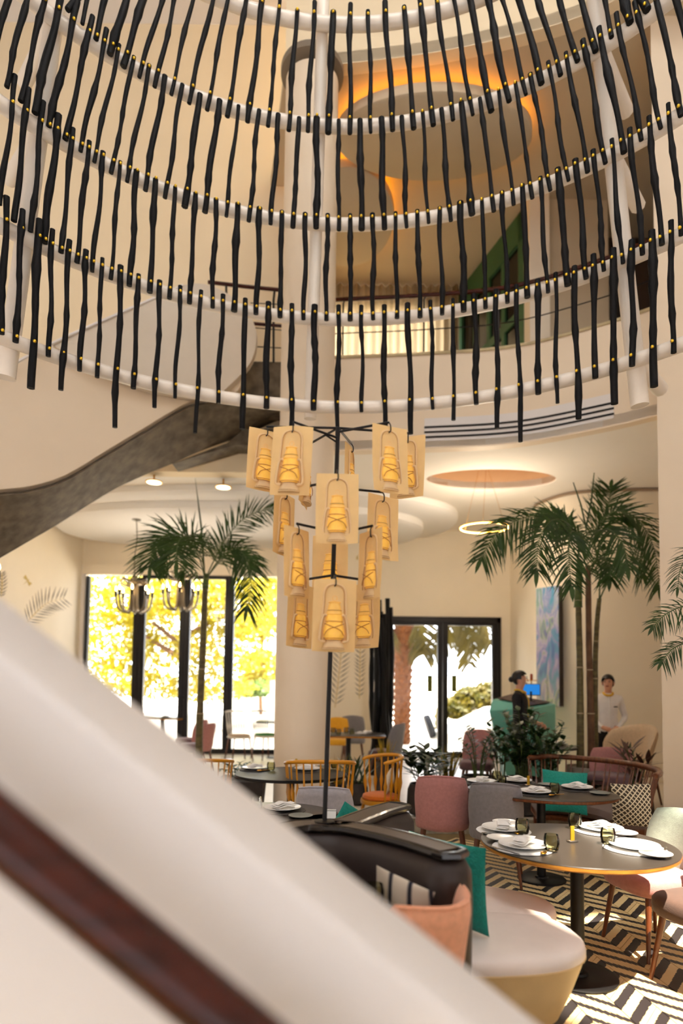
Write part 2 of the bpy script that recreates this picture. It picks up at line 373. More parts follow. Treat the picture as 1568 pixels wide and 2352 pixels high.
for i in range(-26, 30):
    s = 1 if i % 2 else -1
    for j in range(-20, 22):
        lx, ly = i*TW, j*TH
        x = lx*math.cos(TANG)-ly*math.sin(TANG)+0.9; y = lx*math.sin(TANG)+ly*math.cos(TANG)+3.6
        if not (-5.2 < x < 5.6 and -1 < y < STEPY-0.28): continue
        if y > 0.5:
            px, py = proj((x, y, 0)); vis = 880 < px < 1640 and 1905 < py < 2440 and py > 1380+0.79*px
        else: vis = False
        (near if vis else rest).append((x, y, s))
near.sort(key=lambda t: t[1]); rest += near[300:]
for x, y, s in near[:300]:
    inst('tile', tmesh[s], fl, (x, y, 0), (0, 0, TANG))
for s in (1, -1):
    g = J(*[X(tilegeo(s), (x, y, 0), (0, 0, TANG)) for x, y, q in rest if q == s])
    o = add('tile_field', g, tmesh[s].materials[0], fl, smooth=False, kind='stuff')
    adduv(o.data)

# --- back walls
DW, WW, MW = 13.1, 13.5, 12.9
dx0, dx1 = atD(868, 1580, DW).x, atD(1150, 1580, DW).x; dz1 = atD(1010, 1417, DW).z
cornx = atD(1171, 1400, DW).x; mx1 = atD(833, 1500, MW).x
wb = struct('wall_back', J(box((mx1-0.2, DW, 0), (dx0, DW+0.25, ZC)), box((dx1, DW, 0), (cornx+0.3, DW+0.25, ZC)), box((dx0, DW, dz1), (dx1, DW+0.25, ZC))), cream, 'cream wall around the black framed glass doors')
mux0 = atD(690, 1500, MW).x
wm = struct('wall_mural', box((mux0, MW, 0), (mx1, MW+0.6, ZC)), cream, 'cream wall pier painted with hanging palm leaves')
wx0 = atD(193, 1500, WW).x; wz1 = atD(420, 1322, WW).z
ww = struct('wall_window', J(box((-7, WW, 0), (wx0-0.08, WW+0.3, ZC)), box((wx0-0.08, WW, wz1+0.03), (mux0+0.1, WW+0.3, ZC)), box((wx0-0.08, WW-0.06, wz1), (mux0, WW+0.1, wz1+0.22))), cream, 'cream wall above the tall terrace windows')
struct('trim_1', J(box((wx0-0.1, WW-0.04, ZR), (wx0-0.02, WW+0.05, wz1+0.2))), white, 'white trim beside the tall terrace window')
wl = struct('wall_left', box((wx0-0.5, 6.0, 0), (wx0-0.1, WW+0.2, ZC)), cream, 'cream side wall painted with palm leaves')
# curved right wall, followed from where it meets the ceiling
cw = [(cornx, DW+0.1), (cornx, 12.2), (cornx-0.02, 11.4)]
for px, py in ((1234, 1155), (1284, 1136), (1334, 1127), (1409, 1123), (1509, 1121)):
    p = atZ(px, py, ZC); cw.append((p.x, p.y))
cw.append((cw[-1][0]+1.6, cw[-1][1]-0.02))
cw = [(p.x, p.y) for p in spline([(x, y, 0) for x, y in cw], 5)]
A = [(x, y, 0) for x, y in cw]; B = [(x, y, ZC) for x, y in cw]
struct('wall_right', strip(A, B, (0.15, 0.25, 0)), cream, 'curved cream wall behind the palms and the painting', True)
struct('shadow_gap_line', tube([(x-0.01, y-0.02, ZC-0.03) for x, y in cw[12:]], 0.025, 6), mat('shadow_gap_tone', (150, 128, 104), 0.6), 'thin dark line of painted shade where the curved wall meets the ceiling', True)  # dark tube carries the shade of the gap under the ceiling

# --- ceiling of the ground floor with the oval recess and the edge of the atrium
EDGE = [(652, 1036), (784, 1032), (974, 1027), (1184, 1015), (1384, 980), (1504, 952)]
edge = [atZ(x, y, ZC) for x, y in EDGE]
d_ = (edge[-1]-edge[-2]).normalized(); edge += [edge[-1]+Vector((0.5, -0.45, 0)), edge[-1]+Vector((0.9, -1.2, 0))]
edge = spline(edge, 6); ED = [(p.x, p.y) for p in edge]
rc = atZ(1127, 1102, ZC); rxx = (atZ(1277, 1102, ZC)-atZ(978, 1102, ZC)).x/2; ryy = (atZ(1127, 1125, ZC).y-atZ(1127, 1079, ZC).y)/2
rec = oval(rc.x, rc.y, rxx, ryy)
BUL = 9.55
outer = [(-7, BUL+0.12), (ED[0][0]-0.1, BUL+0.12)]+ED+[(7, ED[-1][1]), (7, 13.7), (-7, 13.7)]
struct('ceiling', plate(outer, [rec], ZC, ZC+0.12), ceilm, 'cream plaster ceiling with a round recess')
n = len(rec)
g = J(strip([(x, y, ZC+0.02) for x, y in rec]+[(*rec[0], ZC+0.02)], [(x, y, ZC+0.55) for x, y in rec]+[(*rec[0], ZC+0.55)]), ([Vector((x, y, ZC+0.55)) for x, y in rec], [tuple(range(n))]))
struct('ceiling_recess', g, mat('recess_paint', (206, 168, 128), 0.85, var=0.02), 'tan recess in the ceiling above the ring pendant', True)
# layered plaster clouds over the window side
def cloud(cx, cy, rx, ry, z0, z1, p=2.4):
    o = oval(cx, cy, rx, ry, 64, p); oo = oval(cx, cy, rx-0.08, ry-0.08, 64, p)
    return loft([[(x, y, z1) for x, y in o], [(x, y, z0+0.06) for x, y in o], [(x, y, z0) for x, y in oo]])
cl = thing('ceiling_cloud', 'layered white plaster cloud under the ceiling by the tall windows', 'ceiling panel', (-2.2, 12, ZC-0.35))
add('upper_layer', cloud(-1.7, 12.1, 3.9, 1.9, ZC-0.16, ZC+0.01), cloudm, cl, True)
add('lower_layer', cloud(-2.0, 12.15, 3.55, 1.55, ZC-0.34, ZC-0.15), cloudm, cl, True)

# --- fascia / parapet of the gallery around the atrium
ZP = 6.2
fa = struct('wall_gallery', strip([(x, y, ZC-0.02) for x, y in ED], [(x, y, ZP) for x, y in ED], (0.02, 0.16, 0)), warmwhite, 'curved white gallery parapet over the dining room', True)
add('coping', strip([(x, y-0.02, ZP) for x, y in ED], [(x, y-0.02, ZP+0.035) for x, y in ED], (0.02, 0.22, 0)), mat('sand_coping', (196, 178, 138), 0.8, var=0.2, vscale=6, bump=0.3), fa)
def on_edge(px):
    best = min(range(len(ED)-1), key=lambda i: abs((proj((*ED[i], 5.2))[0]+proj((*ED[i+1], 5.2))[0])/2-px)); return best
i0, i1 = on_edge(985), on_edge(1410)
vent = thing('air_vent', 'long slotted air vent set into the curved white gallery fascia', 'vent', (ED[(i0+i1)//2][0], ED[(i0+i1)//2][1], 5.0))
sub = ED[i0:i1+1]
add('vent_frame', strip([(x, y-0.008, 4.98) for x, y in sub], [(x, y-0.008, 5.3) for x, y in sub], (0, 0.02, 0)), white, vent, True)
slotm = mat('vent_shadow', (20, 17, 15), 0.8)
for k in range(3):
    z = 5.02+k*0.07
    add('slot', strip([(x, y-0.016, z) for x, y in sub], [(x, y-0.016, z+0.026) for x, y in sub], (0, 0.02, 0)), slotm, vent, True)
# railing on the gallery
rail = thing('gallery_railing', 'curved mahogany handrail on thin steel posts above the gallery parapet', 'railing', (ED[12][0], ED[12][1], ZP+0.04))
ER = [(x, y+0.1) for x, y in ED]
add('handrail', tube([(x, y, ZP+0.92) for x, y in ER], 0.03, 8), mahog, rail, True)
add('cable', tube([(x, y, ZP+0.42) for x, y in ER], 0.008, 5), blackmetal, rail, True)
for px in (790, 985, 1175, 1350, 1470):
    x, y = ER[on_edge(px)]; add('post', J(tube([(x, y, ZP), (x, y, ZP+0.86), (x+0.03, y, ZP+0.92)], 0.012, 6), lathe([(0.03, 0), (0.03, 0.02)], 10) if False else tube([(x, y, ZP), (x, y, ZP+0.02)], 0.035, 8)), blackmetal, rail, True)

# --- upper storey: ceiling, drum, unseen roof with light openings, walls
ZU, ZT = 9.5, 12.2
outer = [(ED[0][0]-0.2, BUL)]+ED+[(8, ED[-1][1]), (8, 12.6), (ED[0][0]-0.2, 12.6)]
eu = spline([atZ(x, y, ZU) for x, y in ((655, 157), (784, 145), (1000, 118), (1200, 75), (1334, 35), (1450, -25), (1520, -90))], 6); EU = [(p.x, p.y) for p in eu]
outer = [(EU[0][0]-0.4, BUL)]+EU+[(8, EU[-1][1]), (8, 12.6), (EU[0][0]-0.4, 12.6)]
struct('ceiling_upper', plate(outer, [], ZU, ZU+0.15), upper_beige, 'beige ceiling of the upper lounge')
struct('wall_drum', strip([(x, y, ZU-0.01) for x, y in EU], [(x, y, ZT) for x, y in EU], (0.02, 0.16, 0)), atriumc, 'curved cream wall above the upper ceiling', True)
sk = oval(3.42, -2.05, 0.98, 0.95)  # opening out of view, shaped and placed to aim the sun patch
struct('roof', plate([(-9, -6), (9, -6), (9, 14), (-9, 14)], [sk, oval(0.9, 2.2, 1.75, 1.75)], ZT, ZT+0.2), white, 'unseen flat roof blocking the sun, with openings cut for the light')  # unseen, blocks the sun except through the openings
skp = glassmat(); skp.name = 'sun_dimming_tint'; [n for n in skp.node_tree.nodes if n.type == 'BSDF_TRANSPARENT'][0].inputs[0].default_value = (0.7, 0.69, 0.66, 1)
struct('sun_dimming_pane', prism(oval(3.42, -2.05, 1.03, 1.0), ZT+0.2, ZT+0.22), skp, 'unseen oval pane tinted to dim the sun patch')  # tinted pane added to weaken the sun indoors
frost = mat('frosted_white_glass', (235, 238, 240), 0.6, translucent=0.5)
struct('atrium_fill_pane', prism(oval(0.9, 2.2, 1.85, 1.85), ZT+0.2, ZT+0.22), frost, 'unseen round frosted pane added above the atrium fill light')  # pane added over the overhead fill light
struct('wall_upper_left', box((-9, BUL, ZC-0.02), (ED[0][0]+0.3, BUL+0.25, ZT)), atriumc, 'tall cream wall behind the staircase')
struct('wall_behind', box((-9, -6.2, 0), (9, -6, 11.75)), white, 'unseen white wall added behind the camera to limit the light')  # added out of view to cut light from behind, gap left on top
struct('wall_upper_return', box((ED[0][0]-0.3, BUL+0.1, ZC+0.13), (ED[0][0]-0.1, 12.5, ZU+0.2)), upper_beige, 'beige wall added behind the column to close a light leak')  # added to shut a gap that let sky light in
struct('wall_side_left', box((-9, -6, 0), (-8.7, BUL, ZT)), white, 'tall white wall left of the atrium')
struct('wall_side_right', box((6.6, -6, 0), (6.9, 13.6, ZT)), white, 'tall white wall right of the atrium')
struct('floor_upper', plate([(ED[0][0]-0.2, BUL+0.2)]+[(x, y+0.2) for x, y in ED]+[(8, ED[-1][1]), (8, 12.6), (ED[0][0]-0.2, 12.6)], [], ZC+0.6, ZC+0.7), upper_beige, 'upper lounge floor')
UB = 12.2
ux0, ux1 = atD(700, 750, UB).x, atD(1012, 750, UB).x; uz = atD(900, 733, UB).z
struct('wall_upper_back', J(box((ux0-2, UB, ZC+0.6), (ux0, UB+0.2, ZU)), box((ux1, UB, ZC+0.6), (8, UB+0.2, ZU)), box((ux0, UB, uz), (ux1, UB+0.2, ZU))), upper_beige, 'beige back wall of the upper lounge around its window')
cx0, cx1 = atD(690, 700, UB-0.3).x, atD(1055, 700, UB-0.3).x
A, B = [], []
for k in range(161):
    x = cx0+(cx1-cx0)*k/160; y = UB-0.25+0.05*math.sin(k*0.75)+0.02*math.sin(k*0.31)
    A.append((x, y, ZC+0.75)); B.append((x, y, ZU-0.02))
solo('curtain', strip(A, B, (0, 0.006, 0)), curtainm, 'striped brown pleated curtain behind the upper gallery railing', 'curtain')
# green glazed screen running towards us
ga, gb = atD(1058, 700, UB-0.05), atD(1213, 700, 9.9)
gv = Vector((gb.x-ga.x, gb.y-ga.y, 0)); gl = gv.length; gn = Vector((gv.y, -gv.x, 0)).normalized(); ga.z = ZC+0.7
gd = thing('door_2', 'tall green framed glass doors on the upper floor', 'door', tuple(ga), math.atan2(gv.y, gv.x)); gd['kind'] = 'structure'
del gd['category']
zt = ZU-ZC-0.72
add('frame', J(box((0, -0.06, 0), (0.14, 0.06, zt)), box((gl-0.2, -0.06, 0), (gl, 0.06, zt)), box((0, -0.06, zt-0.5), (gl, 0.06, zt)), box((0, -0.05, 2.1), (gl, 0.05, 2.25))), greenfr, gd, smooth=False)
for k in range(4):
    a = 0.14+(gl-0.34)*k/4; b = 0.14+(gl-0.34)*(k+1)/4
    add('pane', box((a, -0.012, 0), (b, 0.012, zt-0.5)), darkglass if k != 1 else darkglass, gd, smooth=False)
    if k: add('mullion', box((a-0.05, -0.05, 0), (a+0.05, 0.05, zt-0.5)), greenfr, gd, smooth=False)
add('lower_panel', box((0.35, -0.05, 0), (0.75, -0.03, 1.3)), purple, gd, smooth=False)
pa, pb = atD(1216, 600, 9.6), atD(1262, 600, 9.6)
struct('wall_upper_pier', box((pa.x, 9.6, ZC+0.6), (pb.x, 9.95, ZU)), cream, 'beige pier beside the green upstairs doors')
pc = atD(1400, 600, 9.7)
struct('wall_upper_right', box((pb.x, 9.75, ZC+0.6), (pc.x, 9.95, ZU)), upper_beige, 'tan upstairs wall right of the beige pier')
struct('opening_shade', box((pc.x, 10.6, ZC+0.6), (6.6, 10.8, ZU)), mat('opening_shade_brown', (70, 52, 36), 0.8, var=0.1), 'dark brown sheet standing for the shade in the right upstairs opening')  # dark sheet put in for the shade of an upstairs opening
add('door_frame', J(box((pc.x+0.02, 9.7, ZC+0.6), (pc.x+0.3, 9.78, ZU-1.2))), blackfr, bpy.data.objects['opening_shade'], True, smooth=False)
# dropped oval ceiling discs with amber coves
def dropdisc(label, c, rx, ry, z0, h=0.16):
    t = thing('ceiling_disc', label, 'ceiling panel', (c[0], c[1], z0), group='dropped oval ceiling discs upstairs')
    o = oval(0, 0, rx, ry, 56); o2 = oval(0, 0, rx-0.04, ry-0.04, 56)
    add('disc', loft([[(x, y, 0) for x, y in o2], [(x, y, 0.03) for x, y in o], [(x, y, h) for x, y in o]]), upper_beige, t)
    oi = oval(0, 0, rx-0.09, ry-0.09, 56)
    add('amber_light_strip', tube([(x, y, h+0.02) for x, y in oi], 0.018, 6, closed=True), amberm, t, label='glowing amber light strip')
z0 = ZU-0.30
a_, b_ = atZ(1000, 214, z0), atZ(1000, 420, z0); l_, r__ = atZ(782, 330, z0), atZ(1208, 330, z0)
dropdisc('large oval ceiling disc with an amber glowing rim over the upper lounge', ((l_.x+r__.x)/2, (a_.y+b_.y)/2), (r__.x-l_.x)/2*1.05, (b_.y-a_.y)/2, z0)
r2 = atZ(905, 505, z0); t2 = atZ(798, 388, z0)
dropdisc('smaller oval ceiling disc with an amber rim, half hidden by the column', (t2.x, r2.y+0.1), r2.x-t2.x, r2.y+0.1-t2.y, z0)

# --- round column and right-hand pier
cb = atD(695, 1600, 7.65)
col = struct('column_round', X(lathe([(0.335, ZR-0.2), (0.335, 9.3)], 40), (cb.x, cb.y, 0)), warmwhite, 'tall round white column beside the lantern lamp', True)
add('collar', X(lathe([(0.34, 9.38), (0.4, 9.4), (0.4, 9.48), (0.38, 9.5)], 40), (cb.x, cb.y, 0)), mat('grey_collar', (130, 116, 98), 0.6), col)
pr = atD(1518, 1500, 6.95)
struct('wall_pier', prism([(pr.x, 6.95), (pr.x+1.8, 6.95), (pr.x+1.8, 7.75), (pr.x*7.75/6.95+0.1, 7.75)], -0.05, ZT), warmwhite, 'white pier at the right edge')

# --- staircase behind: parapets, concrete soffit, landing
def Dst(px): return 7.0+1.75*max(-0.2, min(1.1, px/640))
def sp3(pts, k=5): return spline([(x, y, 0) for x, y in pts], k)
st = struct('staircase', panel([atD(p.x, p.y, Dst(p.x)) for p in sp3([(-140, 960), (-60, 880), (30, 836), (120, 789), (260, 726), (400, 664)], 3)]
            + [atD(p.x, p.y, Dst(p.x)) for p in sp3([(545, 800), (560, 860), (530, 911), (440, 921), (350, 971), (250, 1031), (150, 1091), (70, 1116), (0, 1124), (-60, 1134), (-150, 1160)], 3)], (0, 0.14, 0)), warmwhite, 'white curved staircase with a dark concrete underside', True)
up = [atD(p.x, p.y, Dst(p.x)-0.12) for p in sp3([(118, 790), (260, 726), (351, 686), (420, 655), (480, 655), (545, 690), (582, 740), (588, 790), (570, 840), (515, 897)], 4)]+[atD(x, y, Dst(x)-0.12) for x, y in ((430, 912), (330, 893), (200, 845))]
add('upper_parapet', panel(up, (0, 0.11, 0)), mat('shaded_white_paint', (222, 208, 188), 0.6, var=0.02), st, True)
add('parapet_cap', tube([atD(x, y, Dst(x)-0.14) for x, y in ((-20, 862), (31, 836), (65, 817), (120, 789), (152, 773), (351, 686), (420, 655))], 0.018, 5), white, st, True)
top = sp3([(-150, 1175), (-60, 1150), (0, 1139), (70, 1131), (150, 1106), (250, 1046), (350, 986), (440, 936), (530, 930), (600, 940), (650, 945)], 5)
bot = sp3([(-150, 1370), (-60, 1316), (0, 1282), (70, 1241), (130, 1206), (250, 1131), (330, 1092), (400, 1063), (470, 1032), (560, 1000), (650, 960)], 5)
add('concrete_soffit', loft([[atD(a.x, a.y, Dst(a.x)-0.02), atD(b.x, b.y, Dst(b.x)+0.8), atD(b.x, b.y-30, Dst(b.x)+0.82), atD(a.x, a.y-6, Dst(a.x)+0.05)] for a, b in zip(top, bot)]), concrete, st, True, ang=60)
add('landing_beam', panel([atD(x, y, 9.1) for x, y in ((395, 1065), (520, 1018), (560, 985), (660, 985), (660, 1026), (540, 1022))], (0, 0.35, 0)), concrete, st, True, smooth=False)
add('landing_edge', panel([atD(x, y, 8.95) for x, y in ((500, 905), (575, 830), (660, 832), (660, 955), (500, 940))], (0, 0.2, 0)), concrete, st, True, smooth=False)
lr = thing('landing_railing', 'short mahogany railing with thin black bars on the stair landing', 'railing', tuple(atD(630, 832, 8.85)))
add('handrail', tube([atD(478, 648, 8.85), atD(560, 658, 8.85), atD(662, 668, 8.85)], 0.028, 8), mahog, lr, True)
add('lower_rail', tube([atD(540, 740, 8.85), atD(662, 750, 8.85)], 0.024, 8), mahog, lr, True)
for y0, y1 in ((696, 700), (752, 760), (796, 800)):
    add('bar', tube([atD(575, y0, 8.85), atD(662, y1, 8.85)], 0.007, 5), blackmetal, lr, True)
add('post', tube([atD(631, 662, 8.85), atD(628, 690, 8.85), atD(628, 832, 8.85)], 0.018, 6), blackmetal, lr, True)
add('post', tube([atD(519, 650, 8.85), atD(520, 690, 8.85)], 0.018, 6), blackmetal, lr, True)

# --- foreground stair parapet with its wooden handrail
oa, ob = atD(0, 1364, 1.1), atD(1248, 2352, 1.1); ia, ib = atD(0, 1500, 0.9), atD(784, 2118, 0.9)
def ext(a, b, t): return a+(b-a)*t
o0, o1, i0_, i1_ = ext(oa, ob, -0.8), ext(oa, ob, 1.5), ext(ia, ib, -1.4), ext(ia, ib, 3.0)
rings = []
for a, b in ((o0, i0_), (o1, i1_)):
    d = Vector((0, 0, -1))
    rings.append([b+d*1.3, b+d*0.02, b+Vector((0, 0.012, -0.005)), b+Vector((0, 0.03, 0)), a+Vector((0, -0.03, 0)), a+Vector((0, -0.01, -0.004)), a+d*0.02, a+d*1.3])
fp = struct('stair_parapet', loft(rings), white, 'blurred white stair parapet sloping across the foreground', True, 50)
h = [atD(x, 1910+0.833*x, 0.78) for x in (-500, -100, 200, 500, 900)]
hr = thing('stair_handrail', 'glossy mahogany handrail on the white foreground stair parapet', 'handrail', tuple(h[2]))
add('rail', tube(h, 0.038, 16), mahog, hr, True)
for k in (1, 3):
    p = h[k]; add('bracket', tube([p+Vector((0, 0, -0.035)), p+Vector((0, 0.05, -0.06)), p+Vector((0, 0.13, -0.06))], 0.009, 8), steel, hr, True)
# ================================================================== WINDOWS AND DOORS
def win():
    t = thing('window_1', 'tall black framed terrace windows on the left', 'window', (wx0, WW, ZR)); t['kind'] = 'structure'; del t['category']
    def bar(px0, px1, y0, y1, D=WW-0.02, name='frame_post'):
        a, b = atD(px0, (y0+y1)/2, D), atD(px1, (y0+y1)/2, D); z0, z1 = atD(px0, y1, D).z, atD(px0, y0, D).z
        add(name, J(box((a.x, D, max(ZR, z0)), (b.x, D+0.12, z1), 0.01), box((a.x+0.3*(b.x-a.x), D-0.02, max(ZR, z0)), (a.x+0.45*(b.x-a.x), D+0.01, z1)), box((a.x+0.7*(b.x-a.x), D-0.02, max(ZR, z0)), (a.x+0.8*(b.x-a.x), D+0.01, z1))), blackfr, t, True, smooth=False)
    bar(191, 198, 1322, 1745)
    bar(302, 329, 1326, 1745); bar(409, 433, 1326, 1745); bar(513, 534, 1326, 1745)
    a, b = atD(328, 1330, WW), atD(534, 1330, WW)
    add('head_rail', box((a.x, WW-0.02, wz1-0.07), (b.x, WW+0.1, wz1)), blackfr, t, True, smooth=False)
    b = atD(700, 1330, WW)
    add('sill_rail', box((wx0, WW-0.03, ZR), (b.x, WW+0.12, ZR+0.1)), blackfr, t, True, smooth=False)
    xs = [atD(p, 1500, WW).x for p in (198, 302, 329, 409, 433, 513, 534, 700)]
    for k in range(0, 8, 2):
        add('pane', box((xs[k], WW+0.03, ZR+0.1), (xs[k+1], WW+0.04, wz1-0.02)), pane_m, t, True, smooth=False)
    hp = atD(405, 1602, WW-0.12); add('door_handle', J(tube([hp, hp+Vector((0.13, 0, 0)), hp+Vector((0.13, 0.12, 0))], 0.012, 6)), blackmetal, t, True)
win()
dt = thing('door_1', 'black framed double glass entrance doors with PUSH signs', 'door', ((dx0+dx1)/2, DW, ZR)); dt['kind'] = 'structure'; del dt['category']
D_ = DW-0.04
xm0, xm1 = atD(1005, 1580, D_).x, atD(1029, 1580, D_).x
zt, zb = dz1, ZR
pz1 = atD(1000, 1436, D_).z; pz0 = atD(1000, 1727, D_).z
xl = atD(902, 1580, D_).x; xr = atD(1131, 1580, D_).x
add('outer_frame', J(box((dx0, D_, zb), (xl-0.1, D_+0.2, zt)), box((xr+0.1, D_, zb), (dx1, D_+0.2, zt)), box((dx0, D_, pz1+0.06), (dx1, D_+0.2, zt))), blackfr, dt, True, smooth=False)
for nm, a, b in (('l', xl, xm0), ('r', xm1, xr)):
    xa, xb = (a-0.1, (xm0+xm1)/2-0.005) if nm == 'l' else ((xm0+xm1)/2+0.005, b+0.1)
    leaf = add('door_leaf', J(box((xa, D_+0.03, zb+0.01), (a, D_+0.12, pz1+0.06)), box((b, D_+0.03, zb+0.01), (xb, D_+0.12, pz1+0.06)), box((a, D_+0.03, pz1), (b, D_+0.12, pz1+0.06)), box((a, D_+0.03, zb+0.01), (b, D_+0.12, pz0))), blackfr, dt, True, smooth=False)
    add('pane', box((a, D_+0.07, pz0), (b, D_+0.08, pz1)), pane_m, leaf, True, smooth=False)
    s0 = atD(988 if nm == 'l' else 1044, 1570, D_-0.01)
    sg = add('push_sign', box((s0.x-0.055, D_+0.055, s0.z-0.175), (s0.x+0.055, D_+0.065, s0.z+0.175)), signm, leaf, True, smooth=False, label='olive PUSH sign on the glass')
    for k, ch in enumerate('PUSH'):
        c = bpy.data.curves.new('push_letter', 'FONT'); c.body = ch; c.size = 0.09; c.align_x = 'CENTER'; c.extrude = 0.002
        to = bpy.data.objects.new('tmp', c); COL.objects.link(to); dg = bpy.context.evaluated_depsgraph_get()
        me = bpy.data.meshes.new_from_object(to.evaluated_get(dg)); bpy.data.objects.remove(to)
        me.materials.clear(); me.materials.append(signt)
        o = bpy.data.objects.new('letter', me); COL.objects.link(o); o.parent = sg
        o.matrix_parent_inverse = Matrix(); o.matrix_basis = TM[sg.name].inverted() @ Matrix.Translation((s0.x, D_+0.053, s0.z+0.095-0.08*k)) @ Matrix.Rotation(math.pi/2, 4, 'X')

# ================================================================== BLACK STICK SCREEN HUNG IN THE ATRIUM
RC = Vector((-0.036, 2.48, 0)); RZ = [4.42, 5.291, 6.206, 7.135, 8.081]; RR = [3.726, 3.662, 3.556, 3.452, 3.339]
def rho(z):
    if z <= RZ[0]: return RR[0]+(RR[0]-RR[1])/(RZ[1]-RZ[0])*(RZ[0]-z)*0.3
    for k in range(4):
        if z <= RZ[k+1]: t = (z-RZ[k])/(RZ[k+1]-RZ[k]); return RR[k]+(RR[k+1]-RR[k])*t
    return RR[4]-(z-RZ[4])*0.11
def oncone(px, py, off):
    d = ray(px, py); a, b = 0.0, 14/d.y; C0 = Vector((0, 0, EYE))
    for _ in range(40):
        m_ = (a+b)/2; p = C0+d*m_
        if (p.xy-RC.xy).length < rho(p.z)+off: a = m_
        else: b = m_
    return C0+d*a
TRB = 0.062
scr = thing('stick_screen', 'tiered white pipe rings hung with rows of charred black wooden sticks', 'hanging screen', (RC.x, RC.y+3.7, 4.2))
for k in range(5):
    pts = [(RC.x+RR[k]*math.sin(a), RC.y+RR[k]*math.cos(a), RZ[k]) for a in [R_(-105+210*i/72) for i in range(73)]]
    add('pipe_ring', tube(pts, TRB, 12), pipew, scr, True)
def pole(pa, pb, r, ext_=0.0):
    a, b = oncone(*pa, 0.11), oncone(*pb, 0.11); d = (a-b).normalized()
    add('pipe_pole', tube([b, a+d*2.6], r, 14), pipew, scr, True); return a, b
p1 = pole((742, 0), (712, 962), 0.062)
p2 = pole((130, 0), (14, 868), 0.075); p3 = pole((1368, 0), (1469, 932), 0.075)
for a, b in (p2, p3):
    for k in (0, 2, 3):
        t = (RZ[k]+0.04-b.z)/(a.z-b.z); p = b+(a-b)*t; rad = (p-Vector((RC.x, RC.y, p.z))).normalized()
        add('pipe_stub', tube([p, p+rad*0.75+Vector((0, 0, 0.02))], 0.07, 10), pipew, scr, True)
SRA = []   # (x top, y top, x bottom, y bottom, ring above, ring below)
c1 = lambda L: [(a/2, b/2, c/2, d/2) for a, b, c, d in L]
c2 = lambda L: [(784+a/2, b/2, 784+c/2, d/2) for a, b, c, d in L]
row12 = c1([(345, 0, 310, 45), (405, 0, 378, 110), (485, 0, 440, 180), (575, 0, 505, 250), (660, 0, 565, 305), (740, 0, 640, 355), (800, 0, 710, 400), (885, 0, 785, 435), (975, 0, 868, 475), (1045, 0, 950, 505), (1130, 0, 1043, 535), (1205, 0, 1137, 560), (1285, 0, 1230, 580), (1365, 45, 1325, 600), (1445, 0, 1413, 605), (1530, 55, 1507, 612)]) \
    + c2([(42, 0, 38, 615), (122, 50, 135, 610), (200, 0, 235, 600), (287, 30, 332, 590), (360, 0, 422, 575), (440, 0, 512, 552), (515, 0, 603, 528), (590, 0, 688, 510), (670, 0, 770, 465), (740, 0, 848, 435), (820, 0, 918, 385), (905, 0, 1005, 345), (1000, 0, 1085, 280), (1105, 0, 1167, 235), (1205, 0, 1240, 170), (1290, 0, 1325, 105), (1385, 0, 1405, 45)])
row23 = c1([(40, 0, -60, 380), (120, 0, 30, 400), (205, 0, 95, 465), (275, 0, 160, 520), (355, 5, 225, 580), (425, 75, 300, 640), (490, 135, 370, 695), (547, 205, 432, 745), (615, 260, 510, 795), (685, 300, 583, 835), (757, 350, 667, 875), (838, 388, 757, 910), (918, 432, 848, 950), (1008, 460, 940, 975), (1095, 485, 1038, 995), (1190, 505, 1142, 1018), (1278, 525, 1243, 1030), (1373, 540, 1345, 1045), (1455, 540, 1452, 1048), (1555, 550, 1555, 1058)]) \
    + c2([(85, 548, 92, 1055), (183, 542, 197, 1052), (277, 535, 300, 1045), (372, 515, 400, 1025), (458, 500, 502, 1015), (550, 470, 600, 985), (635, 450, 700, 970), (722, 415, 790, 940), (798, 380, 877, 910), (867, 340, 960, 875), (948, 285, 1043, 830), (1030, 240, 1130, 790), (1108, 185, 1213, 750), (1182, 125, 1297, 700), (1262, 60, 1377, 645), (1345, 0, 1467, 590), (1445, 0, 1560, 530), (1540, 0, 1640, 470)])
row34 = [(35, 173, 0, 470), (66, 203, 32, 508), (100, 233, 70, 532), (134, 264, 102, 558), (168, 295, 140, 580), (205, 324, 176, 603), (237, 349, 212, 624), (276, 370, 254, 641), (314, 392, 297, 657), (357, 412, 344, 672), (402, 429, 389, 686), (449, 444, 435, 697), (496, 457, 488, 707), (546, 467, 537, 715), (596, 477, 588, 722), (647, 485, 643, 729), (701, 490, 697, 734), (752, 492, 749, 736), (804, 492, 804, 736), (855, 491, 857, 734), (908, 487, 911, 731), (958, 482, 964, 729), (1010, 476, 1015, 723), (1057, 464, 1065, 716), (1106, 455, 1115, 708), (1153, 440, 1165, 696), (1199, 424, 1211, 683), (1240, 407, 1258, 672), (1280, 387, 1304, 655), (1321, 367, 1346, 640), (1362, 345, 1387, 622), (1404, 320, 1430, 605), (1446, 295, 1475, 585), (1490, 267, 1519, 562), (1534, 237, 1564, 540)]
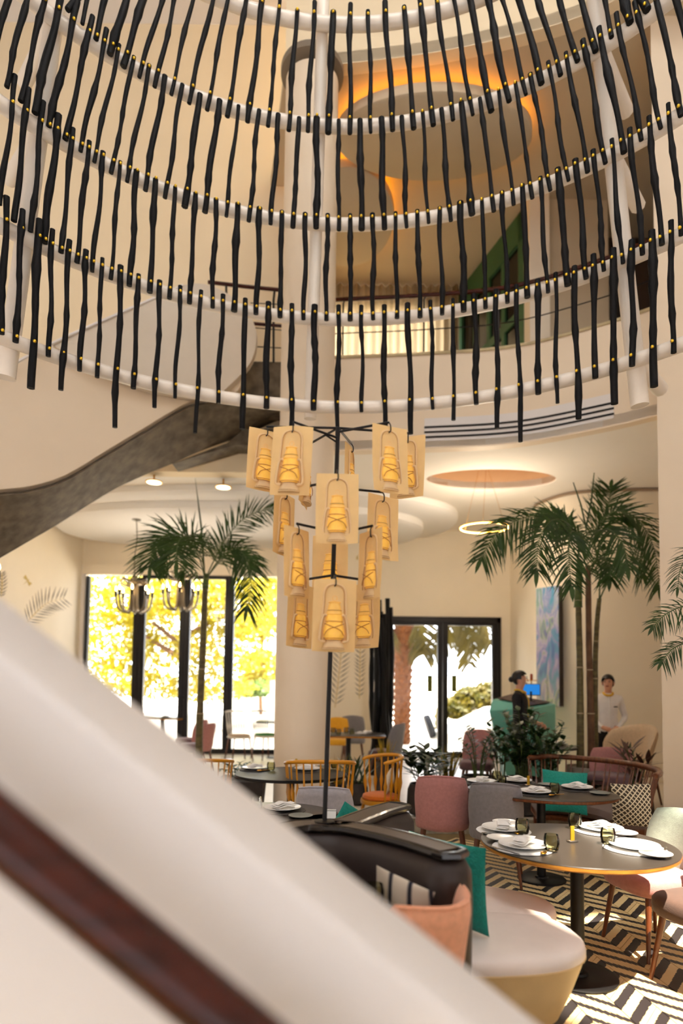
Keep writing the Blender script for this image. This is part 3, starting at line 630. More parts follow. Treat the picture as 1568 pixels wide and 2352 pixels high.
row45 = [(15, 452, 3, 767), (52, 482, 36, 786), (91, 505, 71, 892), (121, 527, 111, 819), (160, 552, 140, 896), (198, 575, 183, 852), (235, 593, 223, 867), (277, 611, 264, 982), (318, 630, 306, 892), (367, 645, 355, 936), (414, 657, 402, 914), (462, 667, 448, 995), (512, 677, 501, 926), (563, 686, 556, 986), (616, 694, 611, 938), (670, 698, 669, 985), (723, 701, 720, 942), (777, 702, 775, 1000), (830, 702, 830, 946), (882, 701, 884, 985), (936, 697, 943, 997), (988, 691, 994, 940), (1040, 686, 1041, 965), (1088, 676, 1094, 929), (1139, 666, 1141, 985), (1186, 655, 1195, 1015), (1234, 642, 1236, 905), (1275, 627, 1280, 926), (1319, 612, 1328, 962), (1362, 585, 1367, 868), (1407, 572, 1411, 928), (1451, 552, 1451, 841), (1496, 530, 1502, 888), (1540, 507, 1546, 811)]
bolt_me = mesh('bolt', sphere((0, 0, 0), 0.014, 8, 5), gold)
def stick(a, b, k0, k1, r):
    d = b-a; n_ = 15; pts, rad = [], []
    u = d.normalized().orthogonal().normalized(); v = d.normalized().cross(u)
    ph = random.uniform(0, 6.3); knots = [random.uniform(0.12, 0.9) for _ in range(3)]
    for i in range(n_):
        t = i/(n_-1); am = 0.009*min(1, 4*t*(1-t)+0.15)
        off = u*am*math.sin(ph+t*7)+v*am*math.sin(ph*1.7+t*5)
        kk = sum(math.exp(-((t-q)/0.03)**2) for q in knots)
        pts.append(a+d*t+off); rad.append(r*(0.92+0.1*math.sin(ph+9*t)+0.32*min(1, kk)))
    s = add('stick', tube(pts, rad, 8), charred, scr, True, ang=50)
    for k in (k0, k1):
        t = (RZ[k]-a.z)/d.z
        if 0 < t < 1:
            p = a+d*t; inw = (Vector((RC.x, RC.y, p.z))-p).normalized()
            inst('bolt', bolt_me, s, tuple(TM[s.name].inverted() @ (p+inw*r*1.0)))
for rows, k in ((row12, 3), (row23, 2), (row34, 1), (row45, 0)):
    for x0, y0, x1, y1 in rows:
        r = random.choice((0.021, 0.023, 0.025, 0.028, 0.032)); off = -TRB-r*0.8
        a, b = oncone(x0, y0, off), oncone(x1, y1, off)
        if y0 <= 2:
            d = (a-b); t = (RZ[k+1]+0.11-b.z)/d.z; a = b+d*max(1.0, t) if t > 1 else b+d*t
        stick(a, b, k+1, k, r)
for k in range(4):                     # the rows run on beyond the frame
    for s in (-1, 1):
        for j in range(6):
            r = random.choice((0.023, 0.026, 0.03)); q = Vector((RC.x, RC.y, 0)); an = R_(s*(52.5+4.1*j)) if k < 2 else R_(s*(49.5+4.1*j))
            P2 = [q+Vector((math.sin(an+d_*s)*(rho(z)-TRB-r*0.8), math.cos(an+d_*s)*(rho(z)-TRB-r*0.8), z)) for z, d_ in ((RZ[k+1]+0.11, 0.0), (RZ[k]-0.1, 0.02))]
            if all(not (-30 < proj(v)[0] < 1598 and proj(v)[1] > -40) for v in P2): stick(P2[0], P2[1], k+1, k, r)

# ================================================================== LANTERN LAMP
pb = atZ(745, 1889, 0.955); ptop = atD(776, 983, 3.25)
lamp = thing('lantern_floor_lamp', 'black pole lamp hung with glowing parchment sheets molded with oil lanterns', 'lamp', tuple(pb))
add('pole', tube([pb, ptop], 0.0115, 8), blackmetal, lamp, True)
add('foot', X(lathe([(0.05, 0), (0.05, 0.008), (0.016, 0.014)], 16), tuple(pb)), blackmetal, lamp, True)
SW, SH = 0.205, 0.345
def sheetgeo(curl):
    return pillow(lambda u, v: (disc_to_square(u, v, 0.04)[0]*SW/2, curl*(u*u*0.01+0.012*max(0, -v)**2), disc_to_square(u, v, 0.04)[1]*SH/2-SH/2), lambda u, v: (0, 1, 0), 0.005, 10, 10, 0.1)
def half(prof, z): return X(lathe(prof, 18), (0, 0, z), (0, 0, 0), (1, 0.55, 1))
L_base = J(half([(0.046, 0), (0.05, 0.004), (0.047, 0.018), (0.036, 0.034), (0.036, 0.04)], -0.33), half([(0.054, -0.004), (0.054, 0.003)], -0.33))
L_globe = half([(0.036, 0), (0.046, 0.012), (0.05, 0.035), (0.045, 0.062), (0.037, 0.08), (0.036, 0.086), (0.04, 0.09), (0.038, 0.11), (0.033, 0.125)], -0.288)
L_cap = J(*[half([(r-0.004, -0.003), (r, 0), (r-0.004, 0.003)], z) for r, z in ((0.044, -0.167), (0.042, -0.2), (0.036, -0.15), (0.031, -0.112))], half([(0.038, 0), (0.034, 0.012), (0.034, 0.016), (0.03, 0.03), (0.03, 0.034), (0.024, 0.05), (0.026, 0.054), (0.018, 0.058)], -0.165), tube([(0.011*math.cos(a), 0, -0.092+0.012*math.sin(a)) for a in [2*math.pi*i/12 for i in range(12)]], 0.003, 5, closed=True))
sidepts = [(0.034, -0.006, -0.172), (0.05, -0.006, -0.176), (0.058, -0.006, -0.2), (0.066, -0.006, -0.27), (0.064, -0.006, -0.292), (0.04, -0.006, -0.298)]
L_side = J(tube(spline(sidepts, 4), 0.007, 6), tube(spline([(-x, y, z) for x, y, z in sidepts], 4), 0.007, 6))
bailp = [(-0.056, -0.004, -0.178), (-0.052, -0.004, -0.11), (-0.05, -0.004, -0.065), (-0.036, -0.004, -0.036), (0, -0.004, -0.025), (0.036, -0.004, -0.036), (0.05, -0.004, -0.065), (0.052, -0.004, -0.11), (0.056, -0.004, -0.178)]
L_bail = tube(spline(bailp, 4), 0.0052, 6)
ringl = lambda r, z, t=0.0016: X(tube([(r*math.cos(a), 0.56*r*math.sin(a), z) for a in [2*math.pi*i/24 for i in range(24)]], t, 5, closed=True))
L_shade_lines = J(*[tube(spline([(x*0.9, -0.0065, z-0.004) for x, y, z in bailp], 4), 0.0012, 4)]+[tube(spline([(s*(x-0.006), -0.012, z) for x, y, z in sidepts[1:5]], 4), 0.0014, 4) for s in (1, -1)]+[ringl(r, z) for r, z in ((0.047, -0.282), (0.043, -0.29), (0.052, -0.328), (0.039, -0.203), (0.037, -0.165), (0.034, -0.15), (0.0255, -0.113))]+[tube([(s*0.053, -0.004, -0.175), (s*0.06, -0.004, -0.2), (s*0.0685, -0.004, -0.27), (s*0.066, -0.004, -0.294)], 0.0014, 4) for s in (1, -1)])  # brown tubes draw the shading lines around the molded relief
L_guard = J(*[tube(spline([(s*-0.045, -0.022, -0.215), (s*-0.01, -0.029, -0.228), (s*0.03, -0.029, -0.245), (s*0.045, -0.024, -0.27)], 4), 0.0022, 5) for s in (1, -1)])
lm = {'lantern_base': mesh('lantern_base', L_base, vellum2), 'lantern_globe': mesh('lantern_globe', L_globe, globem), 'lantern_cap': mesh('lantern_cap', L_cap, mat('glowing_molded_cap', (240, 190, 100), 0.5, var=0.1, vscale=25, emit=(255, 186, 70), estr=0.16)),
      'side_tubes': mesh('side_tubes', L_side, vellum2), 'carrying_loop': mesh('carrying_loop', L_bail, vellum2), 'shade_line': mesh('shade_line', L_shade_lines, mat('brown_shade_line', (178, 126, 66), 0.6)), 'wire_guard': mesh('wire_guard', L_guard, mat('guard_wire', (176, 124, 56), 0.5))}
sheet_me = [mesh('sheet', sheetgeo(c), vellum) for c in (0.0, 1.0, -1.0)]
sheets = [(612, 988, 3.42, 28, 2), (673, 978, 3.05, -8, 3), (893, 979, 3.12, 26, -1), (938, 1003, 3.42, -30, 2), (806, 1026, 3.72, 74, 0), (775, 1088, 2.98, 2, 0), (654, 1133, 3.38, 62, 1),
          (706, 1030, 3.62, 80, 2), (878, 1139, 3.3, 34, 1), (681, 1212, 3.05, 57, -2), (759, 1230, 3.6, 176, 0), (855, 1217, 3.04, -59, 1), (692, 1341, 3.36, 52, 2), (770, 1330, 2.96, 3, 1), (838, 1341, 3.33, -36, 0)]
pd = (ptop-pb)
for i, (px, py, D, yaw, tilt) in enumerate(sheets):
    p = atD(px, py, D)
    s = bpy.data.objects.new('lantern_sheet', sheet_me[i % 3]); COL.objects.link(s); s.parent = lamp
    loc = TM[lamp.name].inverted() @ p; s.location = loc; s.rotation_euler = (0, R_(tilt), R_(yaw))
    TM[s.name] = TM[lamp.name] @ Matrix.Translation(loc) @ s.rotation_euler.to_matrix().to_4x4()
    for nm, me in lm.items():
        q = bpy.data.objects.new(nm, me); COL.objects.link(q); q.parent = s
    hk = add('hook', tube(spline([(0, 0.0, 0.02), (0.002, -0.012, 0.0), (0.003, -0.012, -0.026), (-0.002, -0.008, -0.034), (0, 0.004, -0.032)], 3), 0.0032, 5), blackmetal, s)
    t = (p.z+0.02-pb.z)/pd.z; q = pb+pd*min(1, t)
    add('arm', tube([q, p+Vector((0, 0, 0.02))], 0.0065, 6), blackmetal, lamp, True)
    if i == 1: add('brace', tube([pb+pd*0.96, (q*0.7+p*0.3)+Vector((0, 0, 0.0))], 0.005, 5), blackmetal, lamp, True)
# ================================================================== FURNITURE BUILDERS
def seatgeo(w, d, z0, z1, p=0.35, y0=0.0):
    rings = []
    def ring(s, z):
        out = []
        for k in range(28):
            a = 2*math.pi*k/28; c, s_ = math.cos(a), math.sin(a)
            out.append((math.copysign(abs(c)**0.5, c)*w/2*s, y0+math.copysign(abs(s_)**0.5, s_)*d/2*s, z))
        return out
    h = z1-z0
    return loft([ring(0.9, z0), ring(0.97, z0+h*0.12), ring(1, z0+h*0.45), ring(0.985, z0+h*0.75), ring(0.93, z0+h*0.92), ring(0.8, z1), ring(0.4, z1+h*0.04)])
def legs4(t, m, w, d, z, spl=0.05, r0=0.02, r1=0.011, y0=0.0):
    for sx in (-1, 1):
        for sy in (-1, 1):
            add('leg', tube([(sx*w/2, y0+sy*d/2, z+0.01), (sx*(w/2+spl), y0+sy*(d/2+spl), 0.0)], [r0, r1], 10), m, t)
def shell_chair(name, label, loc, rz, back, seat, legs=None, w=0.46, zb=0.36, zt=0.84, wrap=0.10, inner=None, lean=0.07, dep=0.46, T=0.055, horn=0.025, group=None, w0=0.94, cat='chair'):
    t = thing(name, label, cat, loc, rz, group); legs = legs or legwood
    yb = -dep/2+0.01
    def fn(u, v):
        q = (v+1)/2; ww_ = w/2*(w0+(1-w0)*q); uu, vv = disc_to_square(u, v, 0.32 if v > 0 else 0.12)
        return (uu*ww_, yb-lean*q+wrap*uu*uu, zb+(zt-zb)*(vv+1)/2+horn*(uu*uu-0.5)*max(0, v))
    def nr(u, v):
        n_ = Vector((-2*wrap*u/(w/2), 1, 0.12)); return n_.normalized()
    add('backrest', pillow(fn, nr, T, 14, 12, 0.22), back, t)
    def fe(u): 
        p = Vector(fn(u*0.985, 0.97)); n_ = nr(u, 1); return p
    add('piping', tube([fe(-0.95+1.9*i/16)+nr(-0.95+1.9*i/16, 1)*-0.012 for i in range(17)], 0.0055, 6), back, t)
    if inner: add('inner_pad', pillow(lambda u, v: Vector(fn(u*0.94, v*0.95))+nr(u, v)*0.032, nr, 0.03, 12, 10, 0.25), inner, t)
    add('seat', seatgeo(w*0.98, dep, 0.37, 0.485, y0=0.01), seat, t)
    legs4(t, legs, w*0.66, dep*0.66, 0.37)
    return t
def spin_tube(a, b, r, n=7, bulge=0.55, bw=0.12, bamp=1.2):
    a, b = Vector(a), Vector(b); pts, rad = [], []
    for i in range(11):
        q = i/10; pts.append(a+(b-a)*q); rad.append(r*(0.85+bamp*math.exp(-((q-bulge)/bw)**2)-0.15*(q < 0.1)))
    return tube(pts, rad, n)
def bow_chair(name, label, loc, rz, m, cushion, w=0.62, d=0.52, zt=0.78, zs=0.42, a0=200, nsp=13, group=None, pad=None):
    t = thing(name, label, 'chair', loc, rz, group); L = []
    def pt(a, z, k=1.0): return Vector((w/2*k*math.sin(a), -d/2*k*math.cos(a)*1.0, z))
    rim = [pt(R_(-a0/2+a0*i/28), zt-0.05*(abs(-a0/2+a0*i/28)/(a0/2))**2) for i in range(29)]
    add('top_rail', tube(rim, [0.012]+[0.019]*27+[0.012], 8), m, t)
    for i in range(nsp):
        a = R_((-a0/2+6)+(a0-12)*i/(nsp-1)); z = zt-0.05*(abs(math.degrees(a))/(a0/2))**2
        add('spindle', spin_tube(pt(a, z), pt(a, zs, 0.86), 0.0095, bulge=0.62, bw=0.11, bamp=1.4), m, t)
    add('seat', X(lathe([(0.8, zs-0.05), (0.9, zs-0.045), (0.92, zs-0.02), (0.9, zs), (0.1, zs+0.005)], 28), (0, 0, 0), (0, 0, 0), (w/2, d/2, 1)), m, t)
    add('cushion', X(lathe([(0.8, zs+0.004), (0.84, zs+0.02), (0.8, zs+0.045), (0.6, zs+0.06), (0.1, zs+0.062)], 28), (0, 0, 0), (0, 0, 0), (w/2, d/2, 1)), cushion, t)
    legs4(t, m, w*0.55, d*0.55, zs-0.04, 0.04, 0.02, 0.014)
    return t
def spindle_chair(name, label, loc, rz, m, pad, group=None):
    t = thing(name, label, 'chair', loc, rz, group)
    add('top_rail', tube(spline([(-0.2, -0.26, 0.93), (-0.1, -0.285, 0.945), (0.1, -0.285, 0.945), (0.2, -0.26, 0.93)], 4), [0.012]+[0.018]*11+[0.012], 8), m, t)
    for i in range(8):
        q = i/7*2-1; add('spindle', spin_tube((q*0.185, -0.283+0.02*q*q, 0.93), (q*0.16, -0.185+0.02*q*q, 0.47), 0.009, bulge=0.62, bw=0.14, bamp=1.0), m, t)
    add('seat', seatgeo(0.42, 0.42, 0.435, 0.475), m, t); add('seat_pad', seatgeo(0.38, 0.36, 0.475, 0.51), pad, t)
    legs4(t, legwood, 0.3, 0.3, 0.44, 0.06, 0.016, 0.011)
    return t
def table(name, label, loc, rx, ry, z=0.74, base=0.2, rz=0.0, edge=None, top=None, p=2.0, stem=0.037):
    t = thing(name, label, 'table', loc, rz)
    o = lambda s, zz: [(x*s, y*s, zz) for x, y in oval(0, 0, rx, ry, 64, p)]
    add('tabletop', loft([o(1.0, z-0.006), o(1.0, z-0.002), o(0.996, z)]), top or tabletop, t)
    add('edge_band', loft([o(0.975, z-0.03), o(0.998, z-0.022), o(1.001, z-0.006)]), edge or plyedge, t)
    add('pedestal', J(lathe([(stem, 0.02), (stem, z-0.03)], 20), lathe([(stem+0.02, 0.016), (stem+0.016, 0.03), (stem, 0.036)], 20), X(box((-0.16, -0.16, z-0.04), (0.16, 0.16, z-0.03)))), blackmetal, t)
    add('base_plate', lathe([(base, 0), (base, 0.01), (base-0.01, 0.016), (0.03, 0.018)], 40), blackmetal, t)
    return t
# tableware, shared meshes
def glassgeo(r=0.042, h=0.088):
    return lathe([(r*0.6, 0), (r*0.86, 0.008), (r, h*0.45), (r*0.98, h*0.75), (r*0.86, h), (r*0.82, h), (r*0.92, h*0.75), (r*0.93, h*0.45), (r*0.78, 0.016), (0.002, 0.014)], 24)
gl_me = mesh('drinking_glass', glassgeo(), smokeglass)
def ring_disc(r, z=0.004): return lathe([(r*0.98, 0), (r, z*0.6), (r*0.985, z), (0.002, z)], 36)
plate_me = mesh('dinner_plate', lathe([(0.06, 0), (0.075, 0.006), (0.125, 0.02), (0.132, 0.022), (0.13, 0.025), (0.085, 0.012), (0.002, 0.01)], 40), porcelain)
gplate_me = mesh('dark_plate', lathe([(0.06, 0), (0.075, 0.006), (0.125, 0.02), (0.132, 0.022), (0.13, 0.025), (0.085, 0.012), (0.002, 0.01)], 40), greyplate)
side_me = mesh('side_plate', lathe([(0.045, 0), (0.08, 0.012), (0.082, 0.015), (0.05, 0.008), (0.002, 0.007)], 32), porcelain)
gside_me = mesh('side_plate_grey', lathe([(0.045, 0), (0.08, 0.012), (0.082, 0.015), (0.05, 0.008), (0.002, 0.007)], 32), greyplate)
def napgeo():
    gs = []
    for k in range(3):
        gs.append(X(pillow(lambda u, v, k=k: (u*(0.085-0.008*k), v*0.036+0.006*math.sin(3*u+k), 0.006*math.sin(4*u+k*1.3)+0.012*k), lambda u, v: (0, 0, 1), 0.012, 10, 6, 0.3), (0.006*k, 0.003*k, 0.01), (0, 0, 0.12*k)))
    return J(*gs)
nap_me = mesh('napkin', napgeo(), linen)
charger_g = ring_disc(0.165, 0.006)
chw_me = mesh('placemat', charger_g, mat('white_mat', (226, 224, 222), 0.7, var=0.03)); chd_me = mesh('placemat_dark', charger_g, mat('charcoal_mat', (66, 62, 60), 0.7, var=0.08))
knife_me = mesh('knife', J(X(box((-0.006, -0.1, 0), (0.006, 0.02, 0.003)), (0, 0, 0)), X(box((-0.007, 0.02, 0), (0.007, 0.1, 0.006), 0.002))), steel)
fork_me = mesh('fork', J(box((-0.003, -0.1, 0.001), (0.003, 0.04, 0.004)), box((-0.011, 0.04, 0.001), (0.011, 0.055, 0.004)), *[box((x-0.0014, 0.055, 0.001), (x+0.0014, 0.095, 0.004)) for x in (-0.009, -0.003, 0.003, 0.009)]), steel)
spoon_me = mesh('spoon', J(tube([(0, -0.09, 0.004), (0, 0.03, 0.008)], 0.003, 6), sphere((0, 0.055, 0.008), (0.017, 0.028, 0.007), 12, 6)), brass)
cardm = mat('brass_card', (206, 160, 40), 0.4, metal=0.5, var=0.1)
def put(name, me, loc, label, cat, rz=0.0, group=None):
    o = bpy.data.objects.new(name, me); COL.objects.link(o); o.location = loc; o.rotation_euler = (0, 0, rz); o['label'] = label; o['category'] = cat
    TM[o.name] = Matrix.Translation(loc) @ Matrix.Rotation(rz, 4, 'Z')
    if group: o['group'] = group
    return o
def setting(where, z, pl, gls=None, side=None, rz=0.0, dark=False, cut=True, mat_=True, spoon=None, nap=True, inward=None):
    """a place setting; pl, gls, side, spoon are pixel positions on the tabletop"""
    p = atZ(*pl, z); zz = z
    if mat_: put('placemat', chd_me if dark else chw_me, (p.x, p.y, zz), ('dark round placemat ' if dark else 'white round placemat ')+where, 'placemat', rz, 'placemats'); zz += 0.006
    put('dinner_plate', plate_me, (p.x, p.y, zz), 'white dinner plate '+where, 'plate', rz, 'dinner plates')
    if nap: put('napkin', nap_me, (p.x, p.y, zz+0.014), 'folded white napkin on the plate '+where, 'napkin', rz, 'folded napkins')
    if cut:
        c, s = math.cos(rz), math.sin(rz)
        for nm, me, dx in (('knife', knife_me, 0.148), ('fork', fork_me, -0.148)):
            put(nm, me, (p.x+c*dx, p.y+s*dx, zz+0.001), 'steel '+nm+' '+where, nm, rz, nm+'s')
    if gls:
        q = atZ(*gls, z); put('drinking_glass', gl_me, (q.x, q.y, zz if (q-p).length < 0.155 else z+0.0005), 'smoked tumbler glass '+where, 'glass', 0, 'smoked glasses')
    if side:
        q = atZ(*side, z); put('side_plate', gside_me if dark else side_me, (q.x, q.y, z+0.007 if mat_ and (q-p).length < 0.25 else z), ('small grey side plate ' if dark else 'small white side plate ')+where, 'plate', 0, 'side plates')
    if spoon:
        q = atZ(*spoon, z); put('spoon', spoon_me, (q.x, q.y, zz+0.001), 'brass spoon '+where, 'spoon', rz+1.9, 'brass spoons')
def cardholder(px, z, label, rz=0.3):
    q = atZ(*px, z); t = thing('card_holder', label, 'card holder', (q.x, q.y, z), rz)
    add('foot', box((-0.03, -0.018, 0), (0.03, 0.018, 0.012), 0.003), steel, t); add('card', box((-0.012, -0.004, 0.012), (0.012, 0.004, 0.09)), cardm, t, smooth=False)
def cushion(name, label, c, w, h, T, rz, tilt, m, roll=0.0, cat='cushion'):
    g = pillow(lambda u, v: (u*w/2*(1-0.05*(1-v*v)), 0, v*h/2*(1-0.05*(1-u*u))), lambda u, v: (0, 1, 0), T, 16, 16, 0.9, 0.55)
    m4 = Matrix.Translation(c) @ Matrix.Rotation(rz, 4, 'Z') @ Matrix.Rotation(tilt, 4, 'X') @ Matrix.Rotation(roll, 4, 'Y')
    g = ([m4 @ Vector(v) for v in g[0]], g[1])
    o = solo(name, g, m, label, cat); return o

# ================================================================== NEAR ROUND TABLE
tc = (1.355, 3.66, 0)
table('round_table', 'round dark table with plywood edge in the right foreground, laid for four', tc, 0.535, 0.52, 0.74, 0.215)
setting('at the back left place of the near round table', 0.74, (1156, 1909), (1199, 1918), (1160, 1894), R_(62), spoon=(1185, 1914))
setting('at the front left place of the near round table', 0.74, (1200, 1948), (1266, 1957), (1150, 1931), R_(35), spoon=(1256, 1960))
setting('at the front right place of the near round table', 0.74, (1457, 1950), (1396, 1941), (1506, 1968), R_(-30), nap=False)
setting('at the back right place of the near round table', 0.74, (1380, 1909), (1320, 1904), (1431, 1919), R_(-65))
cardholder((1314, 1934), 0.74, 'small brass card holder at the centre of the near round table')
shell_chair('dining_chair', 'pink upholstered dining chair seen from behind, beside the grey one', (0.93, 5.78, 0), R_(-12), pinkf, pinkf, w=0.49, zt=0.87)
shell_chair('dining_chair', 'grey upholstered dining chair seen from behind, next to the pink one', (1.33, 5.42, 0), R_(-16), greyf, greyf, w=0.46, zt=0.87)
shell_chair('dining_chair', 'sage green backed dining chair with mauve seat right of the near table', (1.98, 4.08, 0), R_(104), sagef, pinkf, w=0.48, zt=0.86)
shell_chair('dining_chair', 'pink backed dining chair with brown seat at the right frame edge', (2.02, 3.52, 0), R_(112), pinkf, brownf, w=0.48, zt=0.86)
shell_chair('dining_chair', 'peach velvet chair with curved back beside the cream banquette seat', (0.24, 2.56, 0), R_(42), peachf, peachf, w=0.46, wrap=0.2, zt=0.87, horn=0.07)

# ================================================================== OVAL TABLE, SPINDLE BENCH
o2 = atZ(1242, 1817, 0.74)
table('oval_table', 'oval dark table in front of the spindle bench, laid with plates and napkins', (o2.x, o2.y, 0), 0.62, 0.46, 0.74, 0.2, R_(-22), walnut)
setting('at the right end of the oval table', 0.74, (1325, 1813), None, (1377, 1824), R_(-60), True, cut=False)
setting('at the near side of the oval table', 0.74, (1228, 1823), (1273, 1823), (1256, 1804), R_(10), True, spoon=(1277, 1829))
setting('at the left end of the oval table', 0.74, (1105, 1799), (1152, 1804), None, R_(40), True, cut=False)
setting('at the far side of the oval table', 0.74, (1188, 1797), (1140, 1793), None, R_(170), True, cut=False)
cardholder((1213, 1805), 0.74, 'small brass card on the oval table by the bench')
zr_ = 0.84
rp = [atZ(x, y, zr_) for x, y in ((1213, 1741), (1250, 1738), (1300, 1739), (1381, 1746), (1440, 1753), (1472, 1759), (1500, 1766))]
rp += [rp[-1]+Vector((-0.03, -0.16, 0)), rp[-1]+Vector((-0.12, -0.36, 0)), rp[-1]+Vector((-0.24, -0.52, 0))]
rail_ = spline(rp, 6)
bt = thing('spindle_bench', 'curved walnut spindle-back bench with brown upholstered seat', 'bench', (rp[3].x, rp[3].y-0.3, 0))
add('top_rail', tube(rail_, [0.02]+[0.03]*(len(rail_)-2)+[0.024], 10), walnut, bt, True)
cent = Vector((o2.x+0.1, o2.y, 0))
ns = 32
for i in range(ns):
    p = rail_[int(i/(ns-1)*(len(rail_)-1))]; q = p+(cent-p)*0.14
    add('spindle', spin_tube((p.x, p.y, zr_), (q.x, q.y, 0.42), 0.0085, bulge=0.68, bw=0.1, bamp=1.1), walnut, bt, True)
bk = [p+(cent-p)*0.12 for p in rail_]; frn = [p+(cent-p)*0.48 for p in rail_]
def seatrib(z0, z1, a=0.0):
    return loft([[(b.x, b.y, z0), (f.x, f.y, z0), (f.x+(b.x-f.x)*-0.03, f.y+(b.y-f.y)*-0.03, (z0+z1)/2), (f.x+(b.x-f.x)*0.06, f.y+(b.y-f.y)*0.06, z1), (b.x, b.y, z1)] for b, f in zip(bk, frn)])
add('seat', seatrib(0.37, 0.47), brownf, bt, True); add('seat_base', seatrib(0.3, 0.37), walnut, bt, True)
for i in (2, len(rail_)//3, 2*len(rail_)//3, len(rail_)-3):
    for f_ in (0.16, 0.42):
        p = rail_[i]; q = p+(cent-p)*f_; add('leg', tube([(q.x, q.y, 0.31), (q.x, q.y, 0)], [0.022, 0.015], 8), walnut, bt, True)
tc1 = atD(1296, 1815, 6.15)
cushion('throw_cushion', 'teal square cushion leaning on the spindle bench', (tc1.x, tc1.y, 0.625), 0.42, 0.4, 0.13, R_(-12), R_(-14), tealf, R_(3))
def lattice():
    m = bpy.data.materials.new('lattice_print'); m.use_nodes = True; nt = m.node_tree; b = nt.nodes['Principled BSDF']; N = nt.nodes.new; L = nt.links.new
    co = N('ShaderNodeTexCoord'); w1 = N('ShaderNodeTexWave'); w2 = N('ShaderNodeTexWave')
    for w_, ax in ((w1, R_(38)), (w2, R_(-38))):
        mp = N('ShaderNodeMapping'); mp.inputs['Rotation'].default_value = (0, ax, 0); mp.inputs['Scale'].default_value = (12, 0.1, 12)
        L(co.outputs['Object'], mp.inputs['Vector']); L(mp.outputs[0], w_.inputs['Vector']); w_.bands_direction = 'X'; w_.inputs['Scale'].default_value = 1.0; w_.inputs['Distortion'].default_value = 0.6
    mxm = N('ShaderNodeMath'); mxm.operation = 'MAXIMUM'; L(w1.outputs['Fac'], mxm.inputs[0]); L(w2.outputs['Fac'], mxm.inputs[1])
    r = N('ShaderNodeValToRGB'); r.color_ramp.elements[0].position = 0.8; r.color_ramp.elements[1].position = 0.88; r.color_ramp.elements[0].color = (*lin((62, 50, 38)), 1); r.color_ramp.elements[1].color = (*lin((222, 208, 178)), 1)
    L(mxm.outputs[0], r.inputs[0]); L(r.outputs[0], b.inputs['Base Color']); b.inputs['Roughness'].default_value = 0.9; return m
tc2 = atD(1449, 1838, 5.45)
cushion('throw_cushion', 'brown and cream lattice patterned cushion at the right end of the bench', (tc2.x, tc2.y, 0.635), 0.33, 0.36, 0.13, R_(-42), R_(-12), lattice(), R_(-6))

# ================================================================== BANQUETTE WITH BACK WINGS
bq = thing('banquette', 'dark leather banquette with forked back wings and rounded cream leather seats', 'banquette', (0.2, 3.1, 0))
ZB = 0.955
hub = atZ(745, 1890, ZB)
w_front = spline([hub]+[atZ(x, y, ZB) for x, y in ((800, 1893), (880, 1908), (960, 1928), (1030, 1950))], 5)
w_back = spline([hub]+[atZ(x, y, ZB) for x, y in ((790, 1886), (830, 1872), (870, 1857), (910, 1846))], 5)
w_left = spline([hub]+[atZ(x, y, ZB) for x, y in ((690, 1890), (620, 1905), (540, 1935), (440, 1990))], 5)
prof = [(0.03, 0.925), (0.075, 0.915), (0.11, 0.87), (0.118, 0.74), (0.11, 0.55), (0.105, 0.12)]
def wing(path, nm):
    P = [Vector((p.x, p.y, 0)) for p in path]; rings = []
    d = (P[-1]-P[-2]).normalized(); L_ = len(P)
    ex = [(P[-1]+d*0.03, 0.9), (P[-1]+d*0.055, 0.7), (P[-1]+d*0.07, 0.4)]
    allp = [(p, 1.0) for p in P]+ex
    for i, (p, s) in enumerate(allp):
        if i < L_-1: t = (P[i+1]-P[max(0, i-1)]).normalized()
        else: t = d
        nn = Vector((t.y, -t.x, 0))
        rings.append([p+nn*o*s+Vector((0, 0, z-(1-s)*0.06*(z > 0.8))) for o, z in prof]+[p-nn*o*s+Vector((0, 0, z-(1-s)*0.06*(z > 0.8))) for o, z in reversed(prof)])
    add('leather_back', loft(rings), leather, bq, True, ang=60)
    cap = []; 
    for i, p in enumerate(P):
        t = (P[min(L_-1, i+1)]-P[max(0, i-1)]).normalized(); nn = Vector((t.y, -t.x, 0)); cap.append((p, nn))
    hw = 0.05
    add('cap_board', loft([[p+nn*hw+Vector((0, 0, 0.92)), p+nn*hw+Vector((0, 0, ZB)), p-nn*hw+Vector((0, 0, ZB)), p-nn*hw+Vector((0, 0, 0.92))] for p, nn in cap]), capwood, bq, True)
    side = [p+nn*(hw+0.012)+Vector((0, 0, 0.938)) for p, nn in cap]; side2 = [p-nn*(hw+0.012)+Vector((0, 0, 0.938)) for p, nn in cap]
    e = d*0.03
    add('black_edge', tube(side+[side[-1]+e, (side[-1]+side2[-1])/2+e*1.8, side2[-1]+e]+list(reversed(side2)), 0.02, 8), blacktrim, bq, True)
wing(w_front, 'f'); wing(w_back, 'b'); wing(w_left, 'l')
hx = [hub+Vector((0.03, 0, 0))]
tri = [w_front[4]+Vector((0, 0.04, 0)), w_back[4]+Vector((0, -0.04, 0)), w_back[1]+Vector((-0.03, 0.05, 0)), w_left[3]+Vector((0, 0.05, 0)), w_left[3]+Vector((0, -0.05, 0)), w_front[1]+Vector((-0.02, -0.05, 0))]
add('hub_board', prism([(p.x, p.y) for p in tri], 0.93, ZB+0.003), capwood, bq, True, smooth=False)
